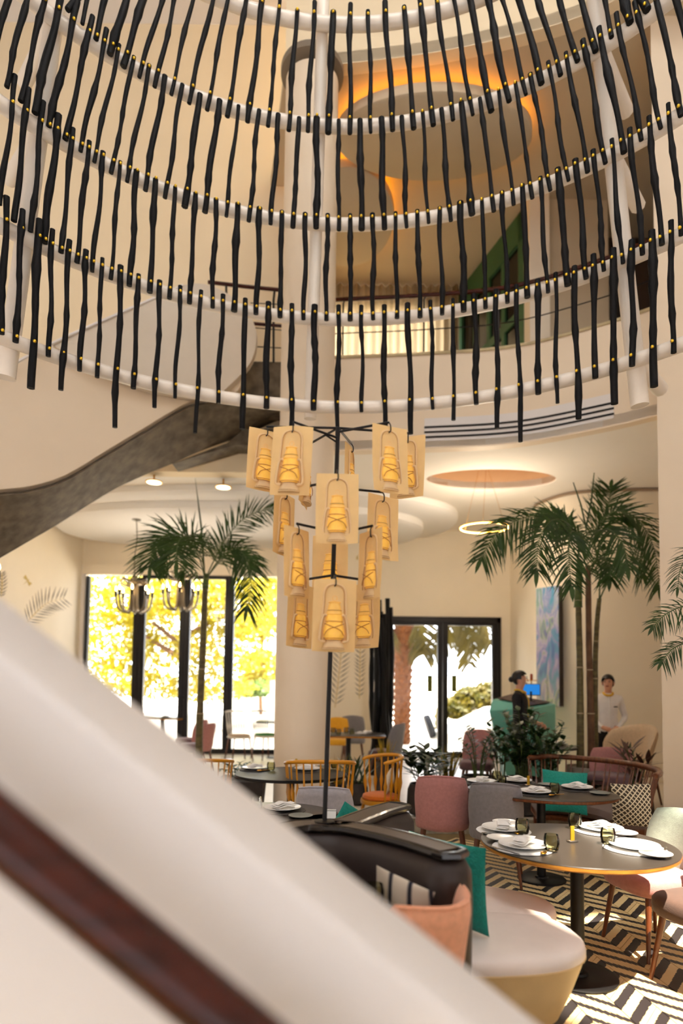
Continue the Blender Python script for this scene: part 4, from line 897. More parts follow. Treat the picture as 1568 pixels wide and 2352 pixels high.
def seatblob(c, rx, ry, rz, name):
    def o(s, z):
        out = []
        for x, y in oval(0, 0, rx*s, ry*s, 48, 2.5): out.append((c[0]+x*math.cos(rz)-y*math.sin(rz), c[1]+x*math.sin(rz)+y*math.cos(rz), z))
        return out
    add(name, loft([o(0.985, 0.39), o(1.0, 0.405), o(1.0, 0.425), o(0.985, 0.445), o(0.94, 0.46), o(0.7, 0.468), o(0.2, 0.47)]), creamleather, bq, True, label='cream leather seat top')
    add('seat_body', loft([o(0.66, 0.1), o(0.72, 0.12), o(0.86, 0.25), o(0.965, 0.37), o(0.985, 0.392)]), tanleather, bq, True, label='tan leather seat side')
    add('seam', tube([Vector(p)+Vector((0, 0, 0)) for p in o(0.992, 0.396)], 0.005, 5, closed=True), tanleather, bq, True)
    for k in range(3):
        a = rz+2.1*k-0.6; add('metal_foot', tube([(c[0]+math.cos(a)*rx*0.5, c[1]+math.sin(a)*ry*0.5, 0.12), (c[0]+math.cos(a)*rx*0.52, c[1]+math.sin(a)*ry*0.52, 0)], 0.01, 8), steel, bq, True)
seatblob((0.72, 3.06), 0.43, 0.31, R_(8), 'seat_top')
seatblob((0.78, 3.56), 0.4, 0.24, R_(-25), 'seat_top')
tc3 = atD(1062, 2010, 3.2)
cushion('throw_cushion', 'bright teal knitted cushion against the end of the banquette back', (0.52, 3.08, 0.69), 0.42, 0.42, 0.15, R_(-40), R_(8), tealf, R_(2))
def stripes():
    m = bpy.data.materials.new('striped_linen'); m.use_nodes = True; nt = m.node_tree; b = nt.nodes['Principled BSDF']; N = nt.nodes.new; L = nt.links.new
    co = N('ShaderNodeTexCoord'); mp = N('ShaderNodeMapping'); mp.inputs['Rotation'].default_value = (0, 0, R_(38)); L(co.outputs['Object'], mp.inputs['Vector'])
    sp = N('ShaderNodeSeparateXYZ'); L(mp.outputs[0], sp.inputs[0]); mm = N('ShaderNodeMath'); mm.operation = 'MULTIPLY_ADD'; mm.inputs[1].default_value = 11.5; mm.inputs[2].default_value = 0.2; L(sp.outputs[0], mm.inputs[0])
    fr = N('ShaderNodeMath'); fr.operation = 'FRACT'; L(mm.outputs[0], fr.inputs[0])
    r = N('ShaderNodeValToRGB'); r.color_ramp.interpolation = 'CONSTANT'; e = r.color_ramp.elements; e[0].color = (*lin((206, 194, 176)), 1); e[1].position = 0.68; e[1].color = (*lin((150, 142, 134)), 1)
    x = e.new(0.74); x.color = (*lin((30, 32, 44)), 1); x = e.new(0.9); x.color = (*lin((150, 142, 134)), 1); x = e.new(0.95); x.color = (*lin((206, 194, 176)), 1)
    L(fr.outputs[0], r.inputs[0]); L(r.outputs[0], b.inputs['Base Color']); b.inputs['Roughness'].default_value = 0.9; return m
sc_ = atD(924, 2036, 2.62)
cushion('throw_cushion', 'cream cushion with navy stripes against the leather back', (sc_.x, sc_.y, sc_.z-0.06), 0.27, 0.22, 0.09, R_(-36), R_(14), stripes(), R_(14))
tc4 = atD(806, 1860, 3.95)
cushion('throw_cushion', 'small teal cushion peeking over the back wing beside the lamp pole', (tc4.x, tc4.y, tc4.z-0.14), 0.3, 0.3, 0.14, R_(20), R_(10), tealf, R_(30))
fh = atZ(890, 2072, 0.74)
table('round_table', 'small round table mostly hidden behind the foreground parapet by the peach chair', (fh.x-0.27, fh.y-0.1, 0), 0.32, 0.32, 0.74, 0.18)
put('drinking_glass', gl_me, (fh.x-0.06, fh.y-0.05, 0.7405), 'smoked glass on the hidden table beside the striped cushion', 'glass', 0, 'smoked glasses')

# ================================================================== LEFT SIDE TABLES AND CHAIRS
p = atZ(612, 1874, 0.74)
table('round_table', 'dark round table behind the parapet, left of the lamp pole', (p.x, p.y, 0), 0.5, 0.5, 0.74, 0.2, 0, tabletop)
setting('on the table left of the lamp pole', 0.74, (648, 1862), None, (690, 1877), R_(20), True, cut=False)
q = atZ(590, 1864, 0.74); put('drinking_glass', mesh('clear_glass', glassgeo(0.036, 0.1), mat('clear_glass', (245, 248, 246), 0.02, trans=1.0)), (q.x, q.y, 0.7405), 'clear tumbler at the parapet edge left of the lamp', 'glass', 0, 'smoked glasses')
q = atZ(758, 1876, 0.8); t_ = thing('napkin_holder', 'tiny white napkin holder at the foot of the lamp pole', 'napkin holder', (q.x, q.y+0.25, 0.74)); add('holder', J(X(box((-0.035, -0.004, 0), (0.035, 0.004, 0.06)), (0, 0.014, 0), (0.3, 0, 0)), X(box((-0.035, -0.004, 0), (0.035, 0.004, 0.06)), (0, -0.014, 0), (-0.3, 0, 0))), porcelain, t_, smooth=False)
table('side_table', 'low dark ledge table at the foot of the lamp pole', (q.x, q.y+0.25, 0), 0.16, 0.14, 0.74, 0.12, 0, tabletop)
shell_chair('dining_chair', 'pale grey dining chair behind the lamp pole', (-0.1, 5.2, 0), R_(-6), palegrey, palegrey, w=0.48, zt=0.86)
p = atZ(668, 1776, 0.74)
table('round_table', 'black round table in front of the white column', (p.x, p.y, 0), 0.56, 0.5, 0.74, 0.2, 0, blackmetal, blackmetal)
setting('on the black table by the column, left', 0.74, (585, 1768), (622, 1770), None, R_(20), True, cut=False, spoon=(606, 1772))
setting('on the black table by the column, right', 0.74, (705, 1770), (768, 1766), (745, 1762), R_(-10), True, cut=False)
cardholder((680, 1762), 0.74, 'small brass card on the black table by the column')
p = atD(733, 1752, 5.85)
bow_chair('bow_back_chair', 'mustard bow-back spindle armchair in front of the black table', (p.x, p.y+0.26, 0), R_(3), yellowp, greenf, w=0.66, d=0.54, zt=p.z+0.01, a0=185)
p = atD(874, 1730, 7.6)
bow_chair('bow_back_chair', 'mustard bow-back armchair with orange seat beside the column', (p.x*6.83/7.6, 6.83, 0), R_(118), yellowp, orangef, w=0.48, d=0.46, zt=0.87, a0=230)
cushion('throw_cushion', 'ivory cushion on the orange seated mustard armchair', (p.x*6.83/7.6+0.1, 6.83, 0.62), 0.26, 0.28, 0.1, R_(80), R_(10), ivoryf)
p = atD(516, 1745, 7.4)
bow_chair('bow_back_chair', 'mustard bow-back armchair half hidden by the parapet', (p.x-0.1, 6.75, 0), R_(10), yellowp, orangef, w=0.6, d=0.5, zt=0.84)
for k, (px, lab) in enumerate(((549, 'white spindle chair with dark legs by the window, left of the pair'), (606, 'white spindle chair with dark legs by the window, next to the column'))):
    p = atD(px, 1700, 12.3); spindle_chair('spindle_chair', lab, (p.x, p.y+0.3*k, ZR), R_(-150+10*k), whitep, greenf if k else beigef, 'white spindle chairs')
p = atD(625, 1650, 12.9); table('square_table', 'small dark table behind the white spindle chairs', (p.x+0.1, p.y, ZR), 0.4, 0.4, 0.74, 0.2, 0, tabletop, p=8)
q = atZ(612, 1654, 0.89)
p = atD(452, 1690, 10.6); shell_chair('dining_chair', 'pink dining chair by the window beside the slim palm stem', (p.x, p.y, ZR), R_(70), pinkf, mauvef, group='pink chairs by the window')
p = atD(438, 1660, 11.6); shell_chair('dining_chair', 'pink dining chair further back by the terrace window', (p.x, p.y, ZR), R_(75), pinkf, mauvef, group='pink chairs by the window')
p = atZ(372, 1648, 0.89); table('square_table', 'laid dark table in front of the terrace windows, above the parapet', (p.x, p.y, ZR), 0.5, 0.4, 0.74, 0.2, 0, plyedge, p=6)
put('dinner_plate', gplate_me, (p.x+0.1, p.y-0.1, ZR+0.74), 'grey plate on the table in front of the terrace windows', 'plate', 0, 'dinner plates')
put('napkin', nap_me, (p.x+0.1, p.y-0.1, ZR+0.755), 'white napkin on the table in front of the terrace windows', 'napkin', 0.3, 'folded napkins')
# by the mural
p = atZ(800, 1686, 0.89)
table('square_table', 'square dark table with wooden edge in front of the palm mural', (p.x, p.y, ZR), 0.55, 0.4, 0.74, 0.2, 0, plyedge, p=8)
for k, (px, py) in enumerate(((765, 1685), (777, 1688), (795, 1684), (808, 1687))):
    q = atZ(px, py, 0.89); put('drinking_glass', gl_me, (q.x, q.y, 0.8905), 'smoked glass on the table by the palm mural, %s from the lamp pole' % ('first', 'second', 'third', 'fourth')[k], 'glass', 0, 'smoked glasses')
for k, (px, py) in enumerate(((828, 1687), (842, 1684))):
    q = atZ(px, py, 0.89); put('napkin', nap_me, (q.x, q.y, 0.8905), ('near', 'far')[k]+' white napkin on the table by the palm mural', 'napkin', 0.4*k, 'folded napkins')
p = atD(772, 1660, 11.9); shell_chair('dining_chair', 'mustard yellow chair beside the palm mural', (p.x, p.y, ZR), R_(175), mustardf, mustardf, zt=0.88)
p = atD(810, 1660, 12.3); shell_chair('dining_chair', 'grey chair back against the palm mural wall', (p.x, p.y, ZR), R_(180), greyf, greyf, zt=0.9, w=0.5)
p = atD(885, 1700, 9.9); shell_chair('dining_chair', 'grey backed chair with pink lining seen from the side near the doors', (p.x, p.y, ZR), R_(72), greyf, mauvef, inner=pinkf, zt=0.92, wrap=0.16, w=0.56)
# right back
p = atD(1095, 1720, 8.6); shell_chair('dining_chair', 'pink chair hidden behind the potted plant near the doors', (p.x, p.y, ZR), R_(160), pinkf, mauvef, zt=0.9)
p = atD(1398, 1735, 7.45); shell_chair('dining_chair', 'pink chair behind the spindle bench near the palms', (p.x, p.y, ZR), R_(150), pinkf, mauvef, zt=0.78, w=0.5)
p = atD(1436, 1700, 8.3); shell_chair('lounge_chair', 'beige lounge chair with tall curved back before the woman in white', (p.x, p.y, ZR), R_(118), beigef, beigef, w=0.82, zb=0.4, zt=0.98, wrap=0.36, dep=0.62, lean=0.1, w0=0.7, horn=-0.06, T=0.08)
p = atZ(1245, 1713, 0.89)
table('round_table', 'small dark table behind the leafy plants near the podium', (p.x, p.y, ZR), 0.44, 0.4, 0.74, 0.2, 0, tabletop)
q = atZ(1280, 1712, 0.89); put('dinner_plate', gplate_me, (q.x, q.y, 0.89), 'grey plate on the small table behind the leafy plants', 'plate', 0, 'dinner plates')
put('napkin', nap_me, (q.x, q.y, 0.905), 'white napkin on the small table behind the leafy plants', 'napkin', 0.2, 'folded napkins')
# ================================================================== PLANTS
def blade(a, d, up, L, wd, droop=0.25, segs=3):
    d = d.normalized(); side = d.cross(up)
    side = side.normalized() if side.length > 1e-5 else d.orthogonal().normalized()
    V, Fc = [], []
    for i in range(segs+1):
        q = i/segs; wv = wd*(0.35+1.0*math.sin(math.pi*min(1, q*0.8+0.12)))*(1-q**4) if i < segs else 0.0008
        c = a+d*L*q+Vector((0, 0, -droop*L*q*q)); V += [c-side*wv/2, c+side*wv/2]
    return V, [(2*i, 2*i+1, 2*i+3, 2*i+2) for i in range(segs)]
def frond(parent, pts, n=34, L=0.3, wd=0.017, droop=0.35, r=0.011, start=0.22, tip=True, face=0.5):
    path = spline(pts, 7); g = [tube(path, [r*(1-0.8*i/len(path)) for i in range(len(path))], 6)]
    M_ = len(path); leaves = []; n = int(n*1.5)
    for i in range(n):
        q = start+(1-start)*i/(n-1); f = q*(M_-1); k = min(M_-2, int(f)); p = path[k]+(path[k+1]-path[k])*(f-k)
        T = (path[k+1]-path[k]).normalized(); nrm = Vector((random.uniform(-.25, .25), -1, face+random.uniform(-.5, .5))).normalized()
        S = T.cross(nrm).normalized(); l = L*(0.55+0.75*math.sin(math.pi*min(1, 0.15+q*0.8)))*random.uniform(0.82, 1.1)
        for s in (-1, 1):
            d = S*s*random.uniform(0.75, 1.0)+T*random.uniform(0.5, 0.85)+nrm*random.uniform(-0.25, 0.35)
            leaves.append(blade(p, d, nrm, l, wd*random.uniform(0.8, 1.25), droop*random.uniform(0.4, 1.4)))
    if tip:
        leaves.append(blade(path[-1], path[-1]-path[-2], Vector((0, -1, 0)), L*0.5, wd*2.6, 0.3))
    fr = add('frond', J(*g), stemm, parent, True); add('leaflets', J(*leaves), leafm, fr, True)
    return fr
def trunk(parent, pts, r, m, rings=14):
    P = spline(pts, 8); rad = []
    for i in range(len(P)): rad.append(r*(1.12-0.35*i/len(P))*(1.06 if i % 4 == 0 else 1.0))
    t = add('trunk', tube(P, rad, 10), m, parent, True)
    for i in range(3, len(P)-8, 5): add('node_ring', tube([P[i], P[i]+(P[i+1]-P[i])*0.12], rad[i]*1.12, 10), mat('trunk_scar', (170, 150, 120), 0.8), t, True)
    return P
def px3(l): return [atD(*q) for q in l]
def potgeo_(r, h): return lathe([(r*0.55, 0), (r*0.85, 0.02), (r, h*0.35), (r*0.95, h*0.8), (r*0.8, h), (r*0.74, h), (r*0.74, h*0.9), (0.01, h*0.9)], 30)
# left palm
DL = 9.4
base = atD(456, 1745, DL); lp = thing('potted_palm', 'slim green palm in front of the terrace windows', 'palm', (base.x, base.y, ZR))
trunk(lp, px3([(455, 1790, DL), (459, 1640, DL), (466, 1480, DL), (471, 1350, DL)]), 0.052, trunkm)
trunk(lp, px3([(471, 1352, DL), (473, 1330, DL), (474, 1318, DL)]), 0.045, stemm)
frond(lp, px3([(472, 1335, DL), (462, 1280, DL-.2), (430, 1235, DL-.5), (385, 1230, DL-.7), (352, 1262, DL-.8), (345, 1300, DL-.8)]), 42, 0.42, droop=0.3)
frond(lp, px3([(472, 1335, DL), (455, 1275, DL-.5), (425, 1235, DL-1.2), (408, 1250, DL-1.8), (405, 1290, DL-2)]), 40, 0.42, face=0.9, droop=0.2)
frond(lp, px3([(474, 1325, DL), (490, 1290, DL), (520, 1235, DL), (570, 1185, DL-.1), (640, 1170, DL-.2), (690, 1195, DL-.2)]), 40, 0.34, droop=0.15, tip=False)
frond(lp, px3([(474, 1330, DL), (500, 1290, DL-.2), (540, 1258, DL-.3), (568, 1290, DL-.5), (576, 1345, DL-.5), (566, 1400, DL-.5)]), 38, 0.32, droop=0.5)
frond(lp, px3([(474, 1328, DL), (505, 1290, DL+.3), (540, 1262, DL+.6), (572, 1275, DL+.8), (590, 1300, DL+.8)]), 26, 0.28, droop=0.5)
frond(lp, px3([(468, 1345, DL), (445, 1318, DL-.2), (425, 1305, DL-.3), (413, 1320, DL-.3)]), 8, 0.16, droop=0.6)
add('spear_leaf', tube(px3([(470, 1330, DL), (462, 1210, DL), (448, 1098, DL)]), [0.014, 0.016, 0.002], 6), leafm, lp, True)
# right palm clump in its pale planter
DR = 8.0
base = atD(1352, 1780, DR); rp_ = thing('palm_clump', 'tall palm clump with arching fronds behind the spindle bench', 'palm', (base.x, base.y, ZR))
trunk(rp_, px3([(1333, 1840, DR-.15), (1332, 1640, DR-.1), (1330, 1480, DR-.05), (1327, 1370, DR)]), 0.043, trunkm)
trunk(rp_, px3([(1327, 1395, DR), (1328, 1345, DR), (1332, 1290, DR)]), 0.046, stemm)
trunk(rp_, px3([(1358, 1840, DR), (1356, 1640, DR), (1352, 1480, DR), (1350, 1300, DR)]), 0.042, trunkbr)
trunk(rp_, px3([(1368, 1840, DR+.1), (1366, 1560, DR+.1), (1370, 1440, DR+.1), (1376, 1375, DR+.1)]), 0.034, trunkm)
C_ = (1345, 1285, DR)
frond(rp_, px3([C_, (1320, 1225, DR-.2), (1270, 1182, DR-.3), (1200, 1190, DR-.4), (1140, 1225, DR-.5), (1104, 1285, DR-.5)]), 44, 0.3, droop=0.5)
frond(rp_, px3([C_, (1310, 1210, DR-.6), (1268, 1195, DR-1), (1238, 1240, DR-1.2), (1232, 1310, DR-1.2)]), 32, 0.3, droop=0.4)
frond(rp_, px3([C_, (1328, 1230, DR-.6), (1310, 1225, DR-1), (1306, 1280, DR-1.3), (1312, 1345, DR-1.3)]), 30, 0.28, droop=0.4)
frond(rp_, px3([C_, (1365, 1220, DR-.1), (1410, 1175, DR-.2), (1460, 1190, DR-.3), (1500, 1255, DR-.3), (1514, 1350, DR-.3)]), 44, 0.3, droop=0.5)
frond(rp_, px3([C_, (1375, 1210, DR+.2), (1396, 1160, DR+.3), (1402, 1120, DR+.3)]), 26, 0.34, droop=0.1)
frond(rp_, px3([C_, (1365, 1240, DR-.6), (1395, 1215, DR-1), (1430, 1250, DR-1.2), (1440, 1300, DR-1.2)]), 28, 0.28, droop=0.4)
frond(rp_, px3([C_, (1335, 1230, DR+.4), (1300, 1190, DR+.7), (1255, 1175, DR+.8)]), 26, 0.28, droop=0.4)
frond(rp_, px3([(1350, 1310, DR), (1375, 1280, DR-.3), (1400, 1300, DR-.6), (1400, 1330, DR-.6)]), 16, 0.24, droop=0.4)
frond(rp_, px3([(1376, 1378, DR), (1395, 1340, DR), (1430, 1300, DR), (1465, 1285, DR), (1478, 1320, DR)]), 10, 0.24, droop=0.8, start=0.55)
frond(rp_, px3([(1376, 1378, DR), (1378, 1320, DR), (1385, 1260, DR)]), 12, 0.22, droop=0.3, start=0.4)
for a, b in (((1345, 1210, DR), (1316, 1108, DR)), ((1345, 1215, DR), (1364, 1086, DR))):
    add('spear_leaf', tube(px3([a, ((a[0]+b[0])/2+3, (a[1]+b[1])/2, DR), b]), [0.01, 0.011, 0.006], 6), leafm, rp_, True)
pp = atD(1352, 1800, DR)
add('planter', X(lathe([(0.16, 0), (0.24, 0.02), (0.27, 0.3), (0.275, 0.5), (0.255, 0.5), (0.25, 0.44), (0.01, 0.44)], 32), (pp.x, pp.y, ZR)), potl, rp_, True)
# fronds entering at the right edge, from a plant beyond the frame
base = atD(1640, 1600, 5.6); ep = thing('potted_palm', 'palm fronds reaching in at the right frame edge', 'palm', (base.x, base.y, 0))
for pts in ([(1640, 1620, 5.6), (1630, 1450, 5.6), (1580, 1395, 5.5), (1530, 1410, 5.4), (1500, 1440, 5.4)], [(1640, 1620, 5.6), (1630, 1500, 5.6), (1590, 1475, 5.5), (1545, 1490, 5.4), (1520, 1520, 5.4)], [(1640, 1620, 5.6), (1640, 1350, 5.7), (1600, 1260, 5.7), (1565, 1300, 5.7), (1556, 1350, 5.7)]):
    frond(ep, px3(pts), 16, 0.15, 0.009, droop=0.5, start=0.45)
add('trunk', tube([atD(1640, 1600, 5.6), (base.x, base.y, 0)], [0.035, 0.05], 8), trunkm, ep, True)
add('pot', potgeo_(0.2, 0.4), potm, ep)
# leaf meshes
def leafgeo(L=1.0, W=0.4, fold=0.12, curl=0.25):
    V, Fc = [], []; n_ = 5
    for i in range(n_+1):
        q = i/n_; wv = W*math.sin(math.pi*q**0.75)*0.5+0.002; z = -curl*q*q*L*0.5
        V += [Vector((-wv, q*L, z+fold*wv)), Vector((0, q*L, z)), Vector((wv, q*L, z+fold*wv))]
    for i in range(n_):
        for j in range(2): a = 3*i+j; Fc.append((a, a+1, a+4, a+3))
    return V, Fc
lf = {k: mesh('leaf', leafgeo(*v[:2]), v[2]) for k, v in {'round': (0.075, 0.05, leaf2), 'bush': (0.11, 0.055, leaf2), 'long': (0.2, 0.075, leaf3), 'strap': (0.34, 0.05, leaf3), 'red': (0.26, 0.06, mat('bronze_leaf', (92, 62, 50), 0.4, col2=(60, 40, 34), vscale=9))}.items()}
def potgeo(r, h): return lathe([(r*0.55, 0), (r*0.85, 0.02), (r, h*0.35), (r*0.95, h*0.8), (r*0.8, h), (r*0.74, h), (r*0.74, h*0.9), (0.01, h*0.9)], 30)
def leafy(name, label, base, stems, kind, nleaf, pot=(0.22, 0.4), potmat=None, sr=0.007, scale=1.0, up=0.4, soil_=True, pair=False, stemmat=None):
    t = thing(name, label, 'plant', tuple(base)); h = 0.0
    if pot:
        add('pot', potgeo(*pot), potmat or potm, t); h = pot[1]*0.9
        add('soil', lathe([(pot[0]*0.74, h), (0.01, h+0.02)], 20), soil, t)
    for st_ in stems:
        P = spline([Vector(p) for p in st_], 6); s = add('stem', tube(P, [sr*(1-0.6*i/len(P)) for i in range(len(P))], 6), stemmat or stemm, t)
        for i in range(nleaf):
            f = (0.3+0.7*(i+0.5)/nleaf)*(len(P)-1); k = min(len(P)-2, int(f)); p = P[k]+(P[k+1]-P[k])*(f-k); T = (P[k+1]-P[k]).normalized()
            a = random.uniform(0, 6.28) if not pair else i*math.pi+random.uniform(-.5, .5)
            d = (Vector((math.cos(a), math.sin(a)*0.8, random.uniform(-0.3, up)))+T*0.5).normalized()
            rot = d.to_track_quat('Y', 'Z').to_euler(); sc = scale*random.uniform(0.75, 1.2)
            inst('leaf', lf[kind], s, tuple(p), tuple(rot), (sc, sc, sc))
    return t
def rstems(n, h0, h, spread, bend=0.0):
    out = []
    for k in range(n):
        a = 2*math.pi*k/n+random.uniform(-.3, .3); s = spread*random.uniform(0.4, 1); hh = h*random.uniform(0.7, 1.05)
        out.append([(0.04*math.cos(a), 0.04*math.sin(a), h0), (s*0.45*math.cos(a), s*0.45*math.sin(a), h0+hh*0.6), (s*math.cos(a), s*math.sin(a), h0+hh-bend*s)])
    return out
p = atD(1098, 1790, 7.6); leafy('potted_zz_plant', 'potted plant with round glossy leaves near the glass doors', (p.x, p.y, ZR), rstems(11, 0.36, 0.68, 0.36, 0.35), 'round', 13, (0.24, 0.42), up=0.7, pair=True)
p = atD(1200, 1800, 7.5); leafy('bushy_potted_plant', 'tall bushy green plant in front of the woman in black', (p.x, p.y, ZR), rstems(12, 0.36, 0.84, 0.36)+rstems(8, 0.36, 0.6, 0.5, 0.4), 'bush', 22, (0.26, 0.42))
p = atD(1255, 1800, 7.45); leafy('bushy_potted_plant', 'airy leafy plant in front of the teal podium', (p.x, p.y, ZR), rstems(9, 0.3, 0.84, 0.3)+rstems(6, 0.3, 0.6, 0.4), 'bush', 17, (0.2, 0.34), scale=0.85)
p = atD(1150, 1800, 7.9); leafy('bushy_potted_plant', 'leafy vine spilling between the round-leaved plant and the bushy plant', (p.x, p.y, ZR), rstems(10, 0.3, 0.75, 0.3, 0.2), 'bush', 16, (0.2, 0.32), scale=0.9)
p = atZ(976, 1876, ZR); leafy('potted_rubber_plant', 'large leafed plant in a rounded dark pot beside the pink chair', (p.x, p.y+0.1, ZR), rstems(5, 0.3, 0.45, 0.3)+[[(-0.03, 0, 0.3), (-0.14, 0, 0.5), (-0.16, 0, 0.76)]], 'long', 12, (0.2, 0.36), up=0.3)
p = atD(1010, 1850, 8.0); leafy('potted_rubber_plant', 'dark leafed plant behind the pink chair', (p.x, p.y, ZR), rstems(6, 0.25, 0.4, 0.3), 'long', 9, (0.18, 0.3), scale=0.8)
def grass(label, px, D, h, n=60, r=0.09, potr=(0.13, 0.22), zb=ZR):
    p = atD(px, 1700, D); t = thing('ornamental_grass', label, 'plant', (p.x, p.y, zb))
    add('pot', potgeo(*potr), potm, t); B_ = []
    for k in range(n):
        a = random.uniform(0, 6.28); rr = random.uniform(0, r*0.5); d = Vector((math.cos(a)*random.uniform(0.05, .4), math.sin(a)*random.uniform(.05, .4), 1))
        B_.append(blade(Vector((math.cos(a)*rr, math.sin(a)*rr, potr[1]*0.88)), d, Vector((math.sin(a), -math.cos(a), 0.2)), h*random.uniform(0.6, 1.1), 0.009, 0.1))
    add('grass_blades', J(*B_), grassm, t, kind='stuff')
grass('tuft of dry golden grass beside the lamp pole', 776, 8.2, 0.42)
grass('tuft of dry golden grass in front of the grey and pink chair', 884, 8.6, 0.42, potr=(0.15, 0.45))
grass('tuft of dry golden grass left of the round-leaved plant', 1030, 8.0, 0.5, potr=(0.13, 0.32))
p = atD(820, 1800, 7.95); leafy('snake_plant', 'dark strappy snake plant behind the mustard armchair', (p.x, p.y, ZR), [[(0.05*math.cos(a), 0.05*math.sin(a), 0.2), (0.06*math.cos(a), 0.06*math.sin(a), 0.25), (0.07*math.cos(a), 0.07*math.sin(a), 0.3)] for a in (0, 1, 2, 3, 4, 5)], 'strap', 3, (0.14, 0.26), up=3.0, scale=1.1)
p = atD(1446, 1790, 7.75); leafy('potted_dracaena', 'dark spiky plant below the beige lounge chair', (p.x, p.y, ZR), rstems(4, 0.2, 0.42, 0.1), 'strap', 9, (0.18, 0.28), up=0.8, scale=0.8)
p = atD(1462, 1830, 7.3); leafy('potted_croton', 'bronze leafed plant behind the right end of the bench', (p.x, p.y, ZR), rstems(5, 0.2, 0.6, 0.16), 'red', 9, (0.18, 0.28), up=0.8, scale=0.8)
p = atD(1342, 1850, 7.42); leafy('potted_foliage', 'low green foliage behind the spindle bench', (p.x, p.y, ZR), rstems(6, 0.12, 0.32, 0.26), 'long', 7, (0.18, 0.2), scale=0.8)
for k, (px, lab) in enumerate(((572, 'tall square dark planter with foliage behind the black table'), (540, 'dark planter with low foliage left of the black table'))):
    p = atD(px, 1830, 7.45+0.2*k); t = thing('square_planter', lab, 'planter', (p.x, p.y, ZR))
    add('planter_box', loft([[(sx*0.15, sy*0.15, 0) for sx, sy in ((-1, -1), (1, -1), (1, 1), (-1, 1))], [(sx*0.18, sy*0.18, 0.36) for sx, sy in ((-1, -1), (1, -1), (1, 1), (-1, 1))]]), potm, t, smooth=False)
    for st_ in rstems(8, 0.34, 0.22, 0.24, 0.2):
        P = spline(st_, 5); s = add('stem', tube(P, 0.005, 5), stemm, t)
        for i in range(7):
            a = random.uniform(0, 6.28); d = Vector((math.cos(a), math.sin(a), random.uniform(-.3, .5))); q = P[min(len(P)-1, 3+i)]
            inst('leaf', lf['bush'], s, tuple(q), tuple(d.to_track_quat('Y', 'Z').to_euler()), (0.8, 0.8, 0.8))
# tree-stump pedestal beside the mustard armchair
p = atZ(905, 1876, ZR); solo('log_stump', X(lathe([(0.13, 0), (0.12, 0.12), (0.11, 0.4), (0.09, 0.62), (0.085, 0.66), (0.01, 0.66)], 14), (p.x-0.05, p.y+0.25, ZR)), mat('dark_bark', (70, 56, 44), 0.9, col2=(40, 30, 24), vscale=9, bump=0.8, bscale=20), 'dark rough log stump beside the potted plant', 'stump')
# charred branch bundle
p = atD(872, 1790, 10.6); bb = thing('branch_bundle', 'tall bundle of charred black branches standing beside the glass doors', 'sculpture', (p.x, p.y, ZR))
for k, (x0, x1, yt) in enumerate(((852, 866, 1400), (858, 872, 1412), (866, 868, 1378), (872, 878, 1405), (880, 882, 1410), (890, 886, 1374), (896, 894, 1395), (862, 850, 1480), (884, 874, 1420))):
    D = 10.5+0.06*(k % 4); a, b = atD(x0+4, 1795, D), atD(x1, yt, D); a.z = ZR; P, rr = [], []; ph = random.uniform(0, 6)
    for i in range(12):
        q = i/11; P.append(a+(b-a)*q+Vector((0.03*math.sin(ph+q*5), 0.03*math.cos(ph+q*4), 0))); rr.append(0.055*(1-0.3*q)*(1+0.15*math.sin(ph+q*23)))
    add('branch', tube(P, rr, 8), charred, bb, True)

# ================================================================== RECEPTION: PODIUM, MONITOR, PAINTING, PENDANT
pv = [(1131, 1607, 9.5), (1123, 1633, 9.4), (1170, 1596, 10.1), (1275, 1618, 9.9), (1274, 1640, 9.75), (1222, 1626, 9.25), (1166, 1668, 9.4)]
V = px3(pv); base = Vector((sum(v.x for v in V)/len(V), sum(v.y for v in V)/len(V), ZR))
pod = thing('reception_podium', 'faceted teal reception podium beside the woman in black', 'podium', tuple(base))
V += [Vector((V[6].x+0.05, V[6].y+0.1, ZR)), Vector((V[4].x, V[4].y-0.1, ZR)), Vector((V[4].x, V[4].y+0.5, ZR)), Vector((V[6].x+0.1, V[6].y+0.7, ZR)), Vector((V[5].x+0.3, V[5].y+0.05, ZR))]
bm = bmesh.new()
for v in V: bm.verts.new(v)
bmesh.ops.convex_hull(bm, input=bm.verts[:]); bm.verts.index_update()
hv = [Vector(v.co) for v in bm.verts]; hf = [tuple(v.index for v in f.verts) for f in bm.faces]; bm.free()
add('body', (hv, hf), tealp, pod, True, smooth=False)
tp = [V[0], V[2], V[3], V[5]]; cc = sum(tp, Vector())/4
add('counter_tray', panel([cc+(v-cc)*0.84+Vector((0, 0, 0.02)) for v in tp], (0, 0, 0.012)), darkin, pod, True, smooth=False)
mp_ = atD(1219, 1580, 9.7); mon = thing('monitor', 'blue-lit monitor on the teal podium', 'monitor', (mp_.x, mp_.y, atD(1219, 1612, 9.7).z), R_(-14))
add('bezel', X(box((-0.14, -0.01, 0.1), (0.14, 0.015, 0.28), 0.004), (0, 0, 0), (R_(-12), 0, 0)), blackmetal, mon); add('screen', X(box((-0.13, -0.014, 0.11), (0.13, -0.009, 0.27)), (0, 0, 0), (R_(-12), 0, 0)), screenm, mon, smooth=False)
add('stand', J(box((-0.06, -0.05, -0.0), (0.06, 0.06, 0.012)), box((-0.015, 0.0, 0.0), (0.015, 0.02, 0.16))), blackmetal, mon, smooth=False)
lp_ = atD(1220, 1562, 10.0); dl = thing('desk_lamp', 'small copper lamp on a brass shelf above the monitor', 'lamp', (lp_.x, lp_.y, lp_.z))
